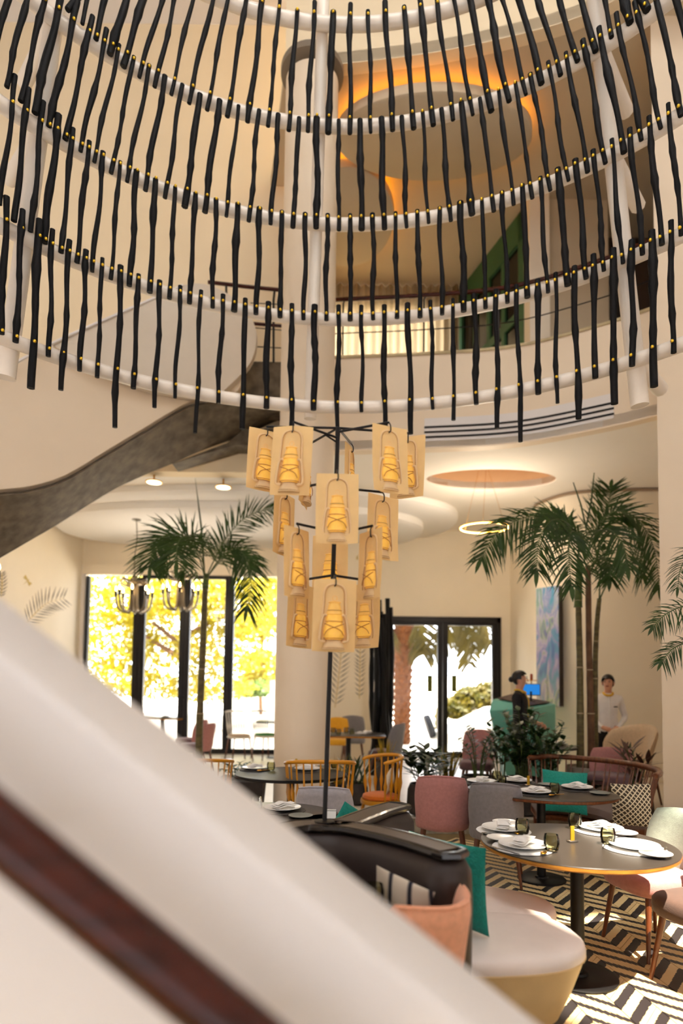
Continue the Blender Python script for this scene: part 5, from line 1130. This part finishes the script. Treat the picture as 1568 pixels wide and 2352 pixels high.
add('shelf', box((-0.08, -0.05, -0.012), (0.08, 0.05, 0)), brass, dl, smooth=False); add('shade', lathe([(0.018, 0), (0.022, 0.01), (0.02, 0.09), (0.012, 0.1)], 14), mat('copper', (170, 80, 50), 0.35, metal=0.6, var=0.1), dl)
add('bracket', tube([(0, 0, -0.012), (0, 0.05, -0.3)], 0.008, 6), brass, dl)
# painting on the curved wall
def paintmat():
    m = bpy.data.materials.new('abstract_painting'); m.use_nodes = True; nt = m.node_tree; b = nt.nodes['Principled BSDF']; N = nt.nodes.new; L = nt.links.new
    co = N('ShaderNodeTexCoord'); mp = N('ShaderNodeMapping'); mp.inputs['Scale'].default_value = (5, 5, 1.5); L(co.outputs['Object'], mp.inputs['Vector'])
    n1 = N('ShaderNodeTexNoise'); n1.inputs['Scale'].default_value = 1.4; n1.inputs['Detail'].default_value = 5; n1.inputs['Distortion'].default_value = 1.2; L(mp.outputs[0], n1.inputs['Vector'])
    r = N('ShaderNodeValToRGB'); e = r.color_ramp.elements
    stops = [(0.3, (30, 110, 180)), (0.4, (70, 166, 200)), (0.47, (160, 150, 206)), (0.53, (216, 206, 220)), (0.6, (150, 180, 130)), (0.68, (90, 84, 176)), (0.76, (220, 206, 90))]
    e[0].position, e[0].color = stops[0][0], (*lin(stops[0][1]), 1); e[1].position, e[1].color = stops[-1][0], (*lin(stops[-1][1]), 1)
    for s, c in stops[1:-1]: x = e.new(s); x.color = (*lin(c), 1)
    L(n1.outputs[0], r.inputs[0])
    g = N('ShaderNodeSeparateXYZ'); L(co.outputs['Object'], g.inputs[0]); rg = N('ShaderNodeMapRange'); rg.inputs[1].default_value = 0.0; rg.inputs[2].default_value = 2.1; L(g.outputs[2], rg.inputs[0])
    r2 = N('ShaderNodeValToRGB'); f = r2.color_ramp.elements; f[0].color = (*lin((206, 204, 150)), 1); f[1].color = (*lin((40, 150, 190)), 1); x = f.new(0.4); x.color = (*lin((150, 150, 190)), 1); x = f.new(0.7); x.color = (*lin((150, 170, 190)), 1); L(rg.outputs[0], r2.inputs[0])
    mx = N('ShaderNodeMix'); mx.data_type = 'RGBA'; mx.inputs[0].default_value = 0.4; L(r.outputs[0], mx.inputs[6]); L(r2.outputs[0], mx.inputs[7]); L(mx.outputs[2], b.inputs['Base Color']); b.inputs['Roughness'].default_value = 0.5
    bp = N('ShaderNodeBump'); bp.inputs['Strength'].default_value = 0.3; L(n1.outputs[0], bp.inputs['Height']); L(bp.outputs[0], b.inputs['Normal']); return m
pa_, pb_ = atD(1231, 1500, 10.7), atD(1283, 1500, 10.32)
zt_, zb_ = atD(1231, 1352, 10.7).z, atD(1231, 1622, 10.7).z
pn = thing('abstract_painting', 'tall narrow abstract painting in blue, lilac and yellow on the curved wall', 'painting', (pa_.x, pa_.y, zb_), math.atan2(pb_.y-pa_.y, pb_.x-pa_.x))
wl_ = math.hypot(pb_.x-pa_.x, pb_.y-pa_.y)
add('canvas', box((0, 0, 0), (wl_, 0.05, zt_-zb_), 0.004), paintmat(), pn); add('edge_shadow', box((wl_-0.001, 0.004, 0.01), (wl_+0.012, 0.1, zt_-zb_-0.01)), mat('edge_shadow_dark', (50, 40, 34), 0.6), pn, smooth=False)  # dark strip on the right drawn for the canvas's shadow
# ring pendant in the ceiling recess
pc_ = atD(1112, 1212, rc.y); rr_ = 55*rc.y/1450
pe = thing('ring_pendant', 'thin glowing ring pendant hung on wires below the round ceiling recess', 'pendant lamp', (pc_.x, pc_.y, pc_.z))
cir = [(rr_*math.cos(2*math.pi*i/48), rr_*0.9*math.sin(2*math.pi*i/48), 0) for i in range(48)]
add('ring_frame', tube([(x*1.01, y*1.01, 0.006) for x, y, z in cir], 0.009, 8, closed=True), brass, pe); add('light_ring', tube([(x, y, -0.006) for x, y, z in cir], 0.008, 8, closed=True), ledm, pe, label='glowing warm light ring')
def lamplight(t, z, watt, r=0.1, c=(1.0, 0.86, 0.68)):
    l = bpy.data.lights.new('lamp_glow', 'POINT'); l.energy = watt; l.color = c; l.shadow_soft_size = r; o = bpy.data.objects.new('lamp_glow', l); COL.objects.link(o); o.parent = t; o.location = (0, 0, z)
lamplight(pe, -0.06, 76, 0.3)
for k in (2, 18, 34): add('wire', tube([cir[k], (0.05*(k-18)/16, 0, ZC+0.55-pc_.z)], 0.003, 4), brass, pe)
# chandeliers
def chandelier(label, px, D, ytop, ycrown, ybot):
    c = atD(px, ytop, D); c.z = 4.565; zc = atD(px, ycrown, D).z-c.z; zb = atD(px, ybot, D).z-c.z
    t = thing('chandelier', label, 'chandelier', (c.x, c.y, atD(px, ybot, D).z), group='candle chandeliers'); o = -zb
    add('canopy', lathe([(0.08, o+0.0), (0.08, o-0.02), (0.02, o-0.04)], 16), chrome, t)
    add('rod', tube(spline([(0, 0, o-0.03), (0.02, 0, o+zc*0.35), (-0.015, 0, o+zc*0.7), (0, 0, o+zc)], 5), 0.009, 6), chrome, t)
    add('neck', lathe([(0.02, o+zc+0.03), (0.045, o+zc), (0.03, o+zc-0.05), (0.06, o+zc-0.08)], 12), chrome, t)
    zc_ = o+zc-0.1
    lamplight(t, 0.4, 34, 0.25, (1.0, 0.93, 0.84))
    for k in range(6):
        a = 2*math.pi*k/6; cx_, cy_ = 0.15*math.cos(a), 0.15*math.sin(a)
        add('crown_loop', tube([(cx_+0.09*math.cos(b), cy_+0.09*math.sin(b), zc_+0.05*math.sin(b+a)) for b in [2*math.pi*i/16 for i in range(16)]], 0.018, 6, closed=True), chrome, t)
    for k in range(8):
        a = 2*math.pi*k/8+0.2; ca, sa = math.cos(a), math.sin(a)
        P = spline([(0.05*ca, 0.05*sa, zc_), (0.055*ca, 0.055*sa, zc_*0.5+0.03), (0.07*ca, 0.07*sa, 0.09), (0.15*ca, 0.15*sa, 0.01), (0.27*ca, 0.27*sa, 0.09), (0.31*ca, 0.31*sa, 0.3)], 5)
        ar = add('arm', tube(P, 0.019, 6), chrome, t)
        add('candle', X(lathe([(0.026, 0), (0.026, 0.09), (0.012, 0.095)], 10), (0.31*ca, 0.31*sa, 0.29)), blackmetal, ar); add('bulb', X(lathe([(0.01, 0), (0.019, 0.03), (0.014, 0.06), (0.002, 0.085)], 10), (0.31*ca, 0.31*sa, 0.385)), bulbm, ar)
chandelier('nickel candle chandelier hanging left, before the terrace windows', 312, 11.2, 1240, 1325, 1408)
chandelier('nickel candle chandelier behind the slim palm', 418, 11.4, 1236, 1312, 1402)
bulb0 = atD(-4, 1310, 9.0); sc0 = thing('wall_sconce', 'candle bulb of a lamp cut by the left frame edge', 'lamp', (bulb0.x, bulb0.y, bulb0.z)); add('candle', lathe([(0.03, -0.12), (0.03, 0), (0.015, 0.005)], 10), blackmetal, sc0); add('bulb', lathe([(0.012, 0.004), (0.03, 0.04), (0.02, 0.08), (0.002, 0.11)], 10), bulbm, sc0)
add('arm', tube(spline([(0, 0, -0.12), (-0.05, 0, -0.25), (-0.3, 0.1, -0.3), (-0.6, 0.2, -0.2)], 4), 0.012, 6), chrome, sc0)
for k, (px, py, lab) in enumerate(((354, 1100, 'round surface spotlight on the ceiling under the staircase'), (513, 1112, 'round surface spotlight on the ceiling left of the lantern lamp'))):
    p = atZ(px, py-12, ZC); t = thing('ceiling_spotlight', lab, 'spotlight', (p.x, p.y, ZC-0.14), group='ceiling spotlights')
    add('stem', lathe([(0.014, 0.03), (0.014, 0.14)], 10), brass, t); add('dish', lathe([(0.13, 0), (0.13, 0.012), (0.05, 0.035), (0.02, 0.04)], 24), brass, t); add('lens', lathe([(0.11, -0.004), (0.11, 0.001)], 24), bulbm if False else mat('soft_lens', (255, 236, 200), 0.4, emit=(255, 230, 180), estr=6), t)

# ================================================================== WALL MURALS (flat paint)
def mural(parent, path, n, L, to3, thick, m=muralg, both=(1, -1), ang=0.9):
    """palm leaf painted flat on a wall; path in wall pixels, to3 maps pixels on the wall"""
    P = spline([(x, y, 0) for x, y in path], 8); g = []
    for i in range(n):
        f = (0.06+0.9*i/(n-1))*(len(P)-1); k = min(len(P)-2, int(f)); p = P[k]+(P[k+1]-P[k])*(f-k); T = (P[k+1]-P[k]).normalized()
        for s in both:
            d = (Vector((-T.y, T.x, 0))*s+T*ang).normalized(); l = L*(0.5+0.6*math.sin(math.pi*(0.2+0.75*i/n))); nn = Vector((-d.y, d.x, 0))
            g.append(panel([to3(q.x, q.y) for q in (p, p+d*l*0.4+nn*1.5, p+d*l, p+d*l*0.4-nn*1.1)], thick))
    w3 = 1.0; g2 = panel([to3(q.x-0.9, q.y) for q in P]+[to3(q.x+0.9, q.y) for q in reversed(P)], thick)
    o = add('painted_palm_leaf', J(*g), m, parent, True, smooth=False); add('painted_midrib', g2, muraly, o, True, smooth=False)
onm = lambda x, y: atD(x, y, MW-0.004)
mural(wm, [(769, 1625), (777, 1560), (783, 1490), (787, 1370)], 17, 30, onm, (0, 0.003, 0))
mural(wm, [(825, 1605), (826, 1550), (827, 1500), (829, 1400)], 16, 17, onm, (0, 0.003, 0))
xw = wx0-0.1
def onl(x, y):
    d = ray(x, y); return Vector((0, 0, EYE))+d*((xw+0.004)/d.x)
mural(wl, [(60, 1432), (85, 1405), (110, 1385), (148, 1374)], 13, 38, onl, (-0.003, 0, 0), ang=0.75)
mural(wl, [(2, 1372), (5, 1345), (4, 1318)], 8, 16, onl, (-0.003, 0, 0))
add('painted_dragonfly', J(panel([onl(*q) for q in ((54, 1342), (66, 1331), (68, 1330), (67, 1333))], (-0.003, 0, 0)), panel([onl(*q) for q in ((63, 1334), (54, 1327), (59, 1320), (65, 1332))], (-0.003, 0, 0)), panel([onl(*q) for q in ((65, 1334), (74, 1340), (67, 1346), (63, 1336))], (-0.003, 0, 0))), muraly, wl, True, smooth=False)
add('painted_dragonfly', J(panel([onm(*q) for q in ((817, 1284), (823, 1274), (825, 1273), (819, 1286))], (0, 0.003, 0)), panel([onm(*q) for q in ((818, 1276), (823, 1282), (824, 1287), (818, 1280))], (0, 0.003, 0))), muraly, wm, True, smooth=False)
# ================================================================== PEOPLE
def person(label, loc, rz, H, top, bottom, headturn, left_arm, right_arm, bun=True, collar=True):
    t = thing('person', label, 'person', loc, rz); S = H/1.63
    pts = [((0, 0, 0.9), (0.15, 0.105)), ((0, 0.0, 1.03), (0.125, 0.095)), ((0, -0.01, 1.18), (0.145, 0.105)), ((0, 0.005, 1.31), (0.125, 0.085)), ((0, 0.01, 1.40), (0.05, 0.05)), ((0, 0.0, 1.455), (0.052, 0.056)), ((0, -0.012, 1.50), (0.062, 0.072)), ((0, -0.008, 1.56), (0.072, 0.086)), ((0, 0.0, 1.615), (0.05, 0.06))]
    ed = [(i, i+1) for i in range(8)]
    def addp(parent, p, r):
        pts.append((p, r if isinstance(r, tuple) else (r, r))); ed.append((parent, len(pts)-1)); return len(pts)-1
    hands = []
    for s, arm in ((1, left_arm), (-1, right_arm)):
        sh = addp(3, (s*0.15, 0.01, 1.325), (0.062, 0.06)); el = addp(sh, arm[0], 0.046); wr = addp(el, arm[1], 0.028); pm = addp(wr, arm[2], (0.022, 0.034)); hands.append((arm[1], arm[2], s))
        d = (Vector(arm[2])-Vector(arm[1])).normalized(); side = d.cross(Vector((0, 0, 1))).normalized()
        for j, (o, L) in enumerate(((-0.027, 0.055), (-0.009, 0.068), (0.009, 0.065), (0.026, 0.05))):
            b = Vector(arm[2])+Vector((0, 0, 1))*o*0.9+d*0.03; k1 = addp(pm, tuple(b), 0.0085); k2 = addp(k1, tuple(b+d*L*0.5+side*-s*0.006), 0.008); addp(k2, tuple(b+d*L*0.75+side*-s*0.02+Vector((0, 0, -0.012))), 0.007)
        b = Vector(arm[2])+Vector((0, 0, 0.03)); k1 = addp(pm, tuple(b+d*0.005), 0.009); addp(k1, tuple(b+d*0.035+Vector((0, 0, 0.012))), 0.008)
    for s in (1, -1):
        hp = addp(0, (s*0.085, 0, 0.83), (0.085, 0.09)); kn = addp(hp, (s*0.09, -0.012, 0.48), 0.058); an = addp(kn, (s*0.09, 0.015, 0.09), 0.038); addp(an, (s*0.09, -0.11, 0.03), (0.036, 0.028))
    me = bpy.data.meshes.new('body'); me.from_pydata([p for p, r in pts], ed, []); ob = bpy.data.objects.new('tmp_body', me); COL.objects.link(ob)
    sm = ob.modifiers.new('skin', 'SKIN'); sm.use_smooth_shade = True
    if not me.skin_vertices: me.skin_vertices.new() if hasattr(me.skin_vertices, 'new') else None
    for i, (p, r) in enumerate(pts): me.skin_vertices[0].data[i].radius = r; me.skin_vertices[0].data[i].use_root = (i == 0)
    ss = ob.modifiers.new('sub', 'SUBSURF'); ss.levels = 2; ss.render_levels = 2
    dg = bpy.context.evaluated_depsgraph_get(); m2 = bpy.data.meshes.new_from_object(ob.evaluated_get(dg)); bpy.data.objects.remove(ob)
    m2.name = 'body'; m2.materials.clear()
    for mm in (skinm, top, bottom, blackcl): m2.materials.append(mm)
    wr = [(Vector(a), Vector(b)) for a, b, s in hands]
    for p in m2.polygons:
        c = p.center; i = 1
        if c.z > 1.405: i = 0
        elif c.z < 0.08: i = 3
        elif c.z < 0.86: i = 2
        for a, b in wr:
            d = (b-a).normalized()
            if (c-a).dot(d) > 0.0 and (c-b).length < 0.16 and abs((c-a-d*(c-a).dot(d)).length) < 0.07: i = 0
        p.material_index = i; p.use_smooth = True
    bo = bpy.data.objects.new('body', m2); COL.objects.link(bo); bo.parent = t; bo.scale = (S, S, S); TM[bo.name] = TM[t.name]
    HC = Vector((0, -0.008, 1.545)); HM = Matrix.Diagonal((S, S, S, 1)) @ Matrix.Translation(HC) @ Matrix.Rotation(headturn, 4, 'Z')
    def head(nm, g, m):
        add(nm, ([HM @ Vector(v) for v in g[0]], g[1]), m, t)
    g = sphere((0, 0.012, 0.022), (0.088, 0.104, 0.104), 20, 14)
    keep = [f for f in g[1] if not (sum(g[0][i].y for i in f)/len(f) < -0.032 and sum(g[0][i].z for i in f)/len(f) < 0.062) and sum(g[0][i].z for i in f)/len(f) > -0.07 and not (sum(g[0][i].z for i in f)/len(f) < -0.01 and sum(g[0][i].y for i in f)/len(f) < 0.03)]
    head('hair', (g[0], keep), hairm)
    head('hair_bun', sphere((0, 0.115, 0.0), (0.042, 0.04, 0.042), 12, 8), hairm)
    head('nose', loft([[(-0.008, -0.083, 0.02), (0.008, -0.083, 0.02), (0.0, -0.078, 0.022)], [(-0.014, -0.08, -0.018), (0.014, -0.08, -0.018), (0.0, -0.106, -0.014)], [(-0.012, -0.076, -0.024), (0.012, -0.076, -0.024), (0, -0.09, -0.026)]]), skinm)
    for s in (-1, 1):
        head('eye', sphere((s*0.03, -0.08, 0.016), (0.013, 0.007, 0.0065), 10, 6), eyem); head('eyebrow', tube([(s*0.016, -0.086, 0.034), (s*0.032, -0.084, 0.04), (s*0.046, -0.074, 0.034)], 0.0032, 5), hairm)
        head('ear', sphere((s*0.076, 0.01, -0.004), (0.01, 0.02, 0.03), 10, 7), skinm)
    head('mouth', sphere((0, -0.077, -0.047), (0.024, 0.01, 0.008), 12, 6), lipm)
    if collar:
        add('collar', X(tube([(0.062*math.cos(a), 0.058*math.sin(a)+0.004-0.02*max(0, -math.sin(a)), 1.405-0.035*max(0, -math.sin(a))) for a in [2*math.pi*i/24 for i in range(24)]], 0.016, 8, closed=True), (0, 0, 0), (0, 0, 0), (S, S, S)), goldcl, t)
        add('placket', X(tube([(0, -0.07, 1.36), (0, -0.112, 1.28), (0, -0.118, 1.18), (0, -0.1, 1.04), (0, -0.11, 0.9)], 0.007, 6), (0, 0, 0), (0, 0, 0), (S, S, S)), goldcl if top is blackcl else linen, t)
    return t
p = atD(1194, 1700, 8.55)
w1 = person('woman in a black jacket with yellow collar standing at the teal podium', (p.x, p.y, ZR), R_(62), 1.67, blackcl, blackcl, R_(8), ((0.2, 0.0, 1.06), (0.11, -0.19, 0.98), (0.06, -0.26, 0.95)), ((-0.2, 0.0, 1.06), (-0.1, -0.2, 0.99), (-0.04, -0.27, 0.96)))
p = atD(1397, 1700, 8.95)
w2 = person('woman in a white shirt with yellow collar standing behind the beige chair', (p.x, p.y, ZR), R_(-14), 1.64, whitecl, blackcl, R_(-16), ((0.23, 0.03, 1.06), (0.1, -0.14, 0.93), (0.03, -0.17, 0.89)), ((-0.23, 0.03, 1.06), (-0.1, -0.14, 0.93), (-0.03, -0.185, 0.9)))
add('name_badge', X(box((0.055, -0.128, 1.215), (0.105, -0.118, 1.23)), (0, 0, 0)), blackmetal, w2, smooth=False)

# ================================================================== OUTSIDE
struct('ground_outside', box((-30, 13.62, -0.2), (40, 60, 0.08)), outg, 'bright paved ground outside the windows')
def leafcloud(blobs, n, size):
    V, Fc = [], []
    tot = sum(b[1][0]*b[1][1]*b[1][2] for b in blobs)
    for c, r in blobs:
        for k in range(int(n*r[0]*r[1]*r[2]/tot)):
            while True:
                u = Vector((random.uniform(-1, 1), random.uniform(-1, 1), random.uniform(-1, 1)))
                if 0.25 < u.length < 1: break
            p = Vector(c)+Vector((u.x*r[0], u.y*r[1], u.z*r[2])); a = Vector((random.gauss(0, 1), random.gauss(0, 1), random.gauss(0, 1))).normalized(); b = a.orthogonal().normalized()
            s = size*random.uniform(0.6, 1.3); o = len(V); V += [p-a*s, p+b*s*0.5, p+a*s, p-b*s*0.5]; Fc.append((o, o+1, o+2, o+3))
    return V, Fc
def tree(label, px, D, zb, blobs, trunk_pts, n, size=0.12, tr=0.3):
    b = atD(px, 1600, D); t = thing('tree', label, 'tree', (b.x, b.y, zb), group='trees outside the terrace windows')
    add('crown', leafcloud([(tuple(atD(x, y, d)), (r*d/1450, r*d/1450*0.8, rv*d/1450)) for x, y, d, r, rv in blobs], n, size), treeleaf, t, True, smooth=False, kind='stuff')
    for P in trunk_pts: add('branch', tube(spline(px3(P), 5), [tr*(1-0.6*i/(5*(len(P)-1))) for i in range(5*(len(P)-1)+1)], 8), barkm, t, True)
tree('sunlit yellow green tree outside the terrace windows', 425, 20, 0.08, [(300, 1370, 20, 120, 70), (420, 1370, 19, 130, 70), (540, 1390, 20, 110, 80), (260, 1470, 20, 100, 70), (360, 1480, 21, 90, 60), (500, 1500, 20, 110, 60), (250, 1560, 20, 110, 40), (350, 1570, 20, 80, 40), (480, 1580, 20, 110, 35)],
     [[(425, 1650, 20), (428, 1560, 20), (432, 1480, 20), (440, 1400, 20)], [(430, 1510, 20), (400, 1470, 20), (350, 1430, 20)], [(430, 1520, 20), (380, 1490, 20), (330, 1460, 20)], [(434, 1460, 20), (480, 1430, 20), (560, 1400, 20)]], 12000, 0.09, 0.12)
tree('smaller green tree outside beside the column', 600, 24, 0.08, [(610, 1360, 24, 70, 50), (590, 1440, 24, 60, 40), (600, 1530, 24, 60, 40), (580, 1570, 24, 50, 25)], [[(600, 1672, 24), (598, 1540, 24), (610, 1400, 24)]], 4000, 0.1, 0.1)
def hedge(label, pts, D, n, size=0.1, m=hedgeleaf):
    b = atD(pts[0][0], 1650, D); t = thing('hedge', label, 'hedge', (b.x, b.y, 0.08)); add('foliage', leafcloud([(tuple(atD(x, y, D)), (r*D/1450, 0.5, rv*D/1450)) for x, y, r, rv in pts], n, size), m, t, True, smooth=False, kind='stuff')
hedge('dark green clipped bush outside behind the white wall', [(570, 1585, 30, 18), (600, 1580, 25, 20)], 23, 900, 0.1, mat('bush_leaf', (110, 130, 40), 0.5, col2=(60, 90, 30), vscale=3))
hedge('golden green hedge outside the right glass door', [(1050, 1625, 40, 28), (1090, 1605, 50, 30), (1130, 1595, 50, 32), (1010, 1655, 12, 30)], 20, 3000)
a, b = atD(620, 1600, 17), atD(720, 1600, 17)
solo('garden_wall', box((a.x, 17, 0.08), (b.x, 17.4, atD(620, 1563, 17).z)), outw, 'white garden wall outside beside the column', 'wall', smooth=False)
a, b = atD(300, 1650, 18), atD(700, 1650, 18)
solo('terrace_wall', box((a.x-4, 18, 0.08), (b.x, 18.3, 0.75)), outw, 'low white terrace wall under the sunlit tree', 'wall', smooth=False)
a = atD(1020, 1650, 17.5)
rm = [atD(1020, 1690, 17.5), atD(1150, 1630, 17.5), atD(1220, 1622, 17.5), atD(1220, 1740, 17.5), atD(1010, 1740, 17.5)]
solo('white_ramp', panel(rm, (0, 2.0, 0)), outw, 'sloping white ramp outside below the golden hedge', 'ramp', smooth=False)
a = atD(860, 1560, 26); b = atD(1180, 1560, 26)
solo('villa_wall', box((a.x-6, 26, 0.08), (b.x+6, 26.4, atD(1000, 1555, 26).z)), outw, 'white boundary wall far outside the glass doors', 'wall', smooth=False)
cp = atD(986, 1662, 19); wh = thing('car_wheel', 'dark wheel of a parked white car outside the glass doors', 'wheel', (cp.x, cp.y, 0.08)); add('tyre', X(lathe([(0.1, -0.1), (0.33, -0.1), (0.36, -0.06), (0.36, 0.06), (0.33, 0.1), (0.1, 0.1)], 24), (0, 0, 0.36), (0, R_(72), 0)), mat('tyre_rubber', (30, 30, 34), 0.8, var=0.2), wh)
add('rim', X(lathe([(0.02, -0.06), (0.2, -0.05), (0.22, -0.1), (0.23, 0.1)], 20), (0, 0, 0.36), (0, R_(72), 0)), steel, wh)
# date palm outside the door
Dp_ = 17.0; b = atD(925, 1690, Dp_); dp = thing('date_palm', 'stubby barked date palm outside the left glass door', 'palm', (b.x, b.y, 0.08))
P = px3([(922, 1735, Dp_), (923, 1640, Dp_), (925, 1540, Dp_), (928, 1440, Dp_), (930, 1370, Dp_)]); P[0].z = 0.08
add('trunk', tube(spline(P, 6), [0.2+0.0035*i for i in range(25)], 14), datebark, dp, True)
bark_me = mesh('bark_scale', loft([[(-0.09, 0, 0), (0.09, 0, 0), (0.09, 0.06, 0.0), (-0.09, 0.06, 0)], [(-0.05, -0.03, 0.11), (0.05, -0.03, 0.11), (0.05, 0.03, 0.11), (-0.05, 0.03, 0.11)]]), datebark, False)
SPn = spline(P, 20); k = 0
for i in range(0, len(SPn)-1, 3):
    for j in range(7):
        a = 2*math.pi*(j+0.5*(k % 2))/7; rr = 0.2+0.0035*(i/len(SPn)*24)
        if math.sin(a) > 0.35: continue
        inst('bark_scale', bark_me, dp, tuple(TM[dp.name].inverted() @ (SPn[i]+Vector((math.cos(a)*rr, math.sin(a)*rr, 0)))), (R_(14), 0, a+math.pi/2), (1, 1, 1))
    k += 1
MATS_leaf = leafm; leafm = datefrond
for pts in ([(930, 1390), (1000, 1370), (1060, 1420), (1090, 1490)], [(930, 1390), (1020, 1390), (1070, 1450), (1075, 1525)], [(930, 1390), (1000, 1400), (1030, 1440), (985, 1500)], [(930, 1390), (1040, 1350), (1110, 1420), (1125, 1480)], [(930, 1400), (960, 1420), (975, 1470), (970, 1500)], [(925, 1400), (890, 1420), (880, 1460)]):
    frond(dp, [atD(x, y, Dp_-0.3) for x, y in pts], 26, 0.5, 0.045, droop=0.5, start=0.3, tip=False)
leafm = MATS_leaf
# white chairs on the terrace
for k, (px, lab) in enumerate(((478, 'white slatted terrace chair outside, left'), (505, 'white slatted terrace chair outside, next to the frame post'))):
    q = atD(px, 1700, 14.6+0.3*k); lw = legwood; legwood = outchair; spindle_chair('terrace_chair', lab, (q.x, q.y, 0.08), R_(30), outchair, outchair, 'terrace chairs'); legwood = lw
q = atD(375, 1640, 15.4); table('terrace_table', 'white terrace table outside under the tree', (q.x, q.y, 0.08), 0.6, 0.5, 0.74, 0.2, 0, outchair, outchair)
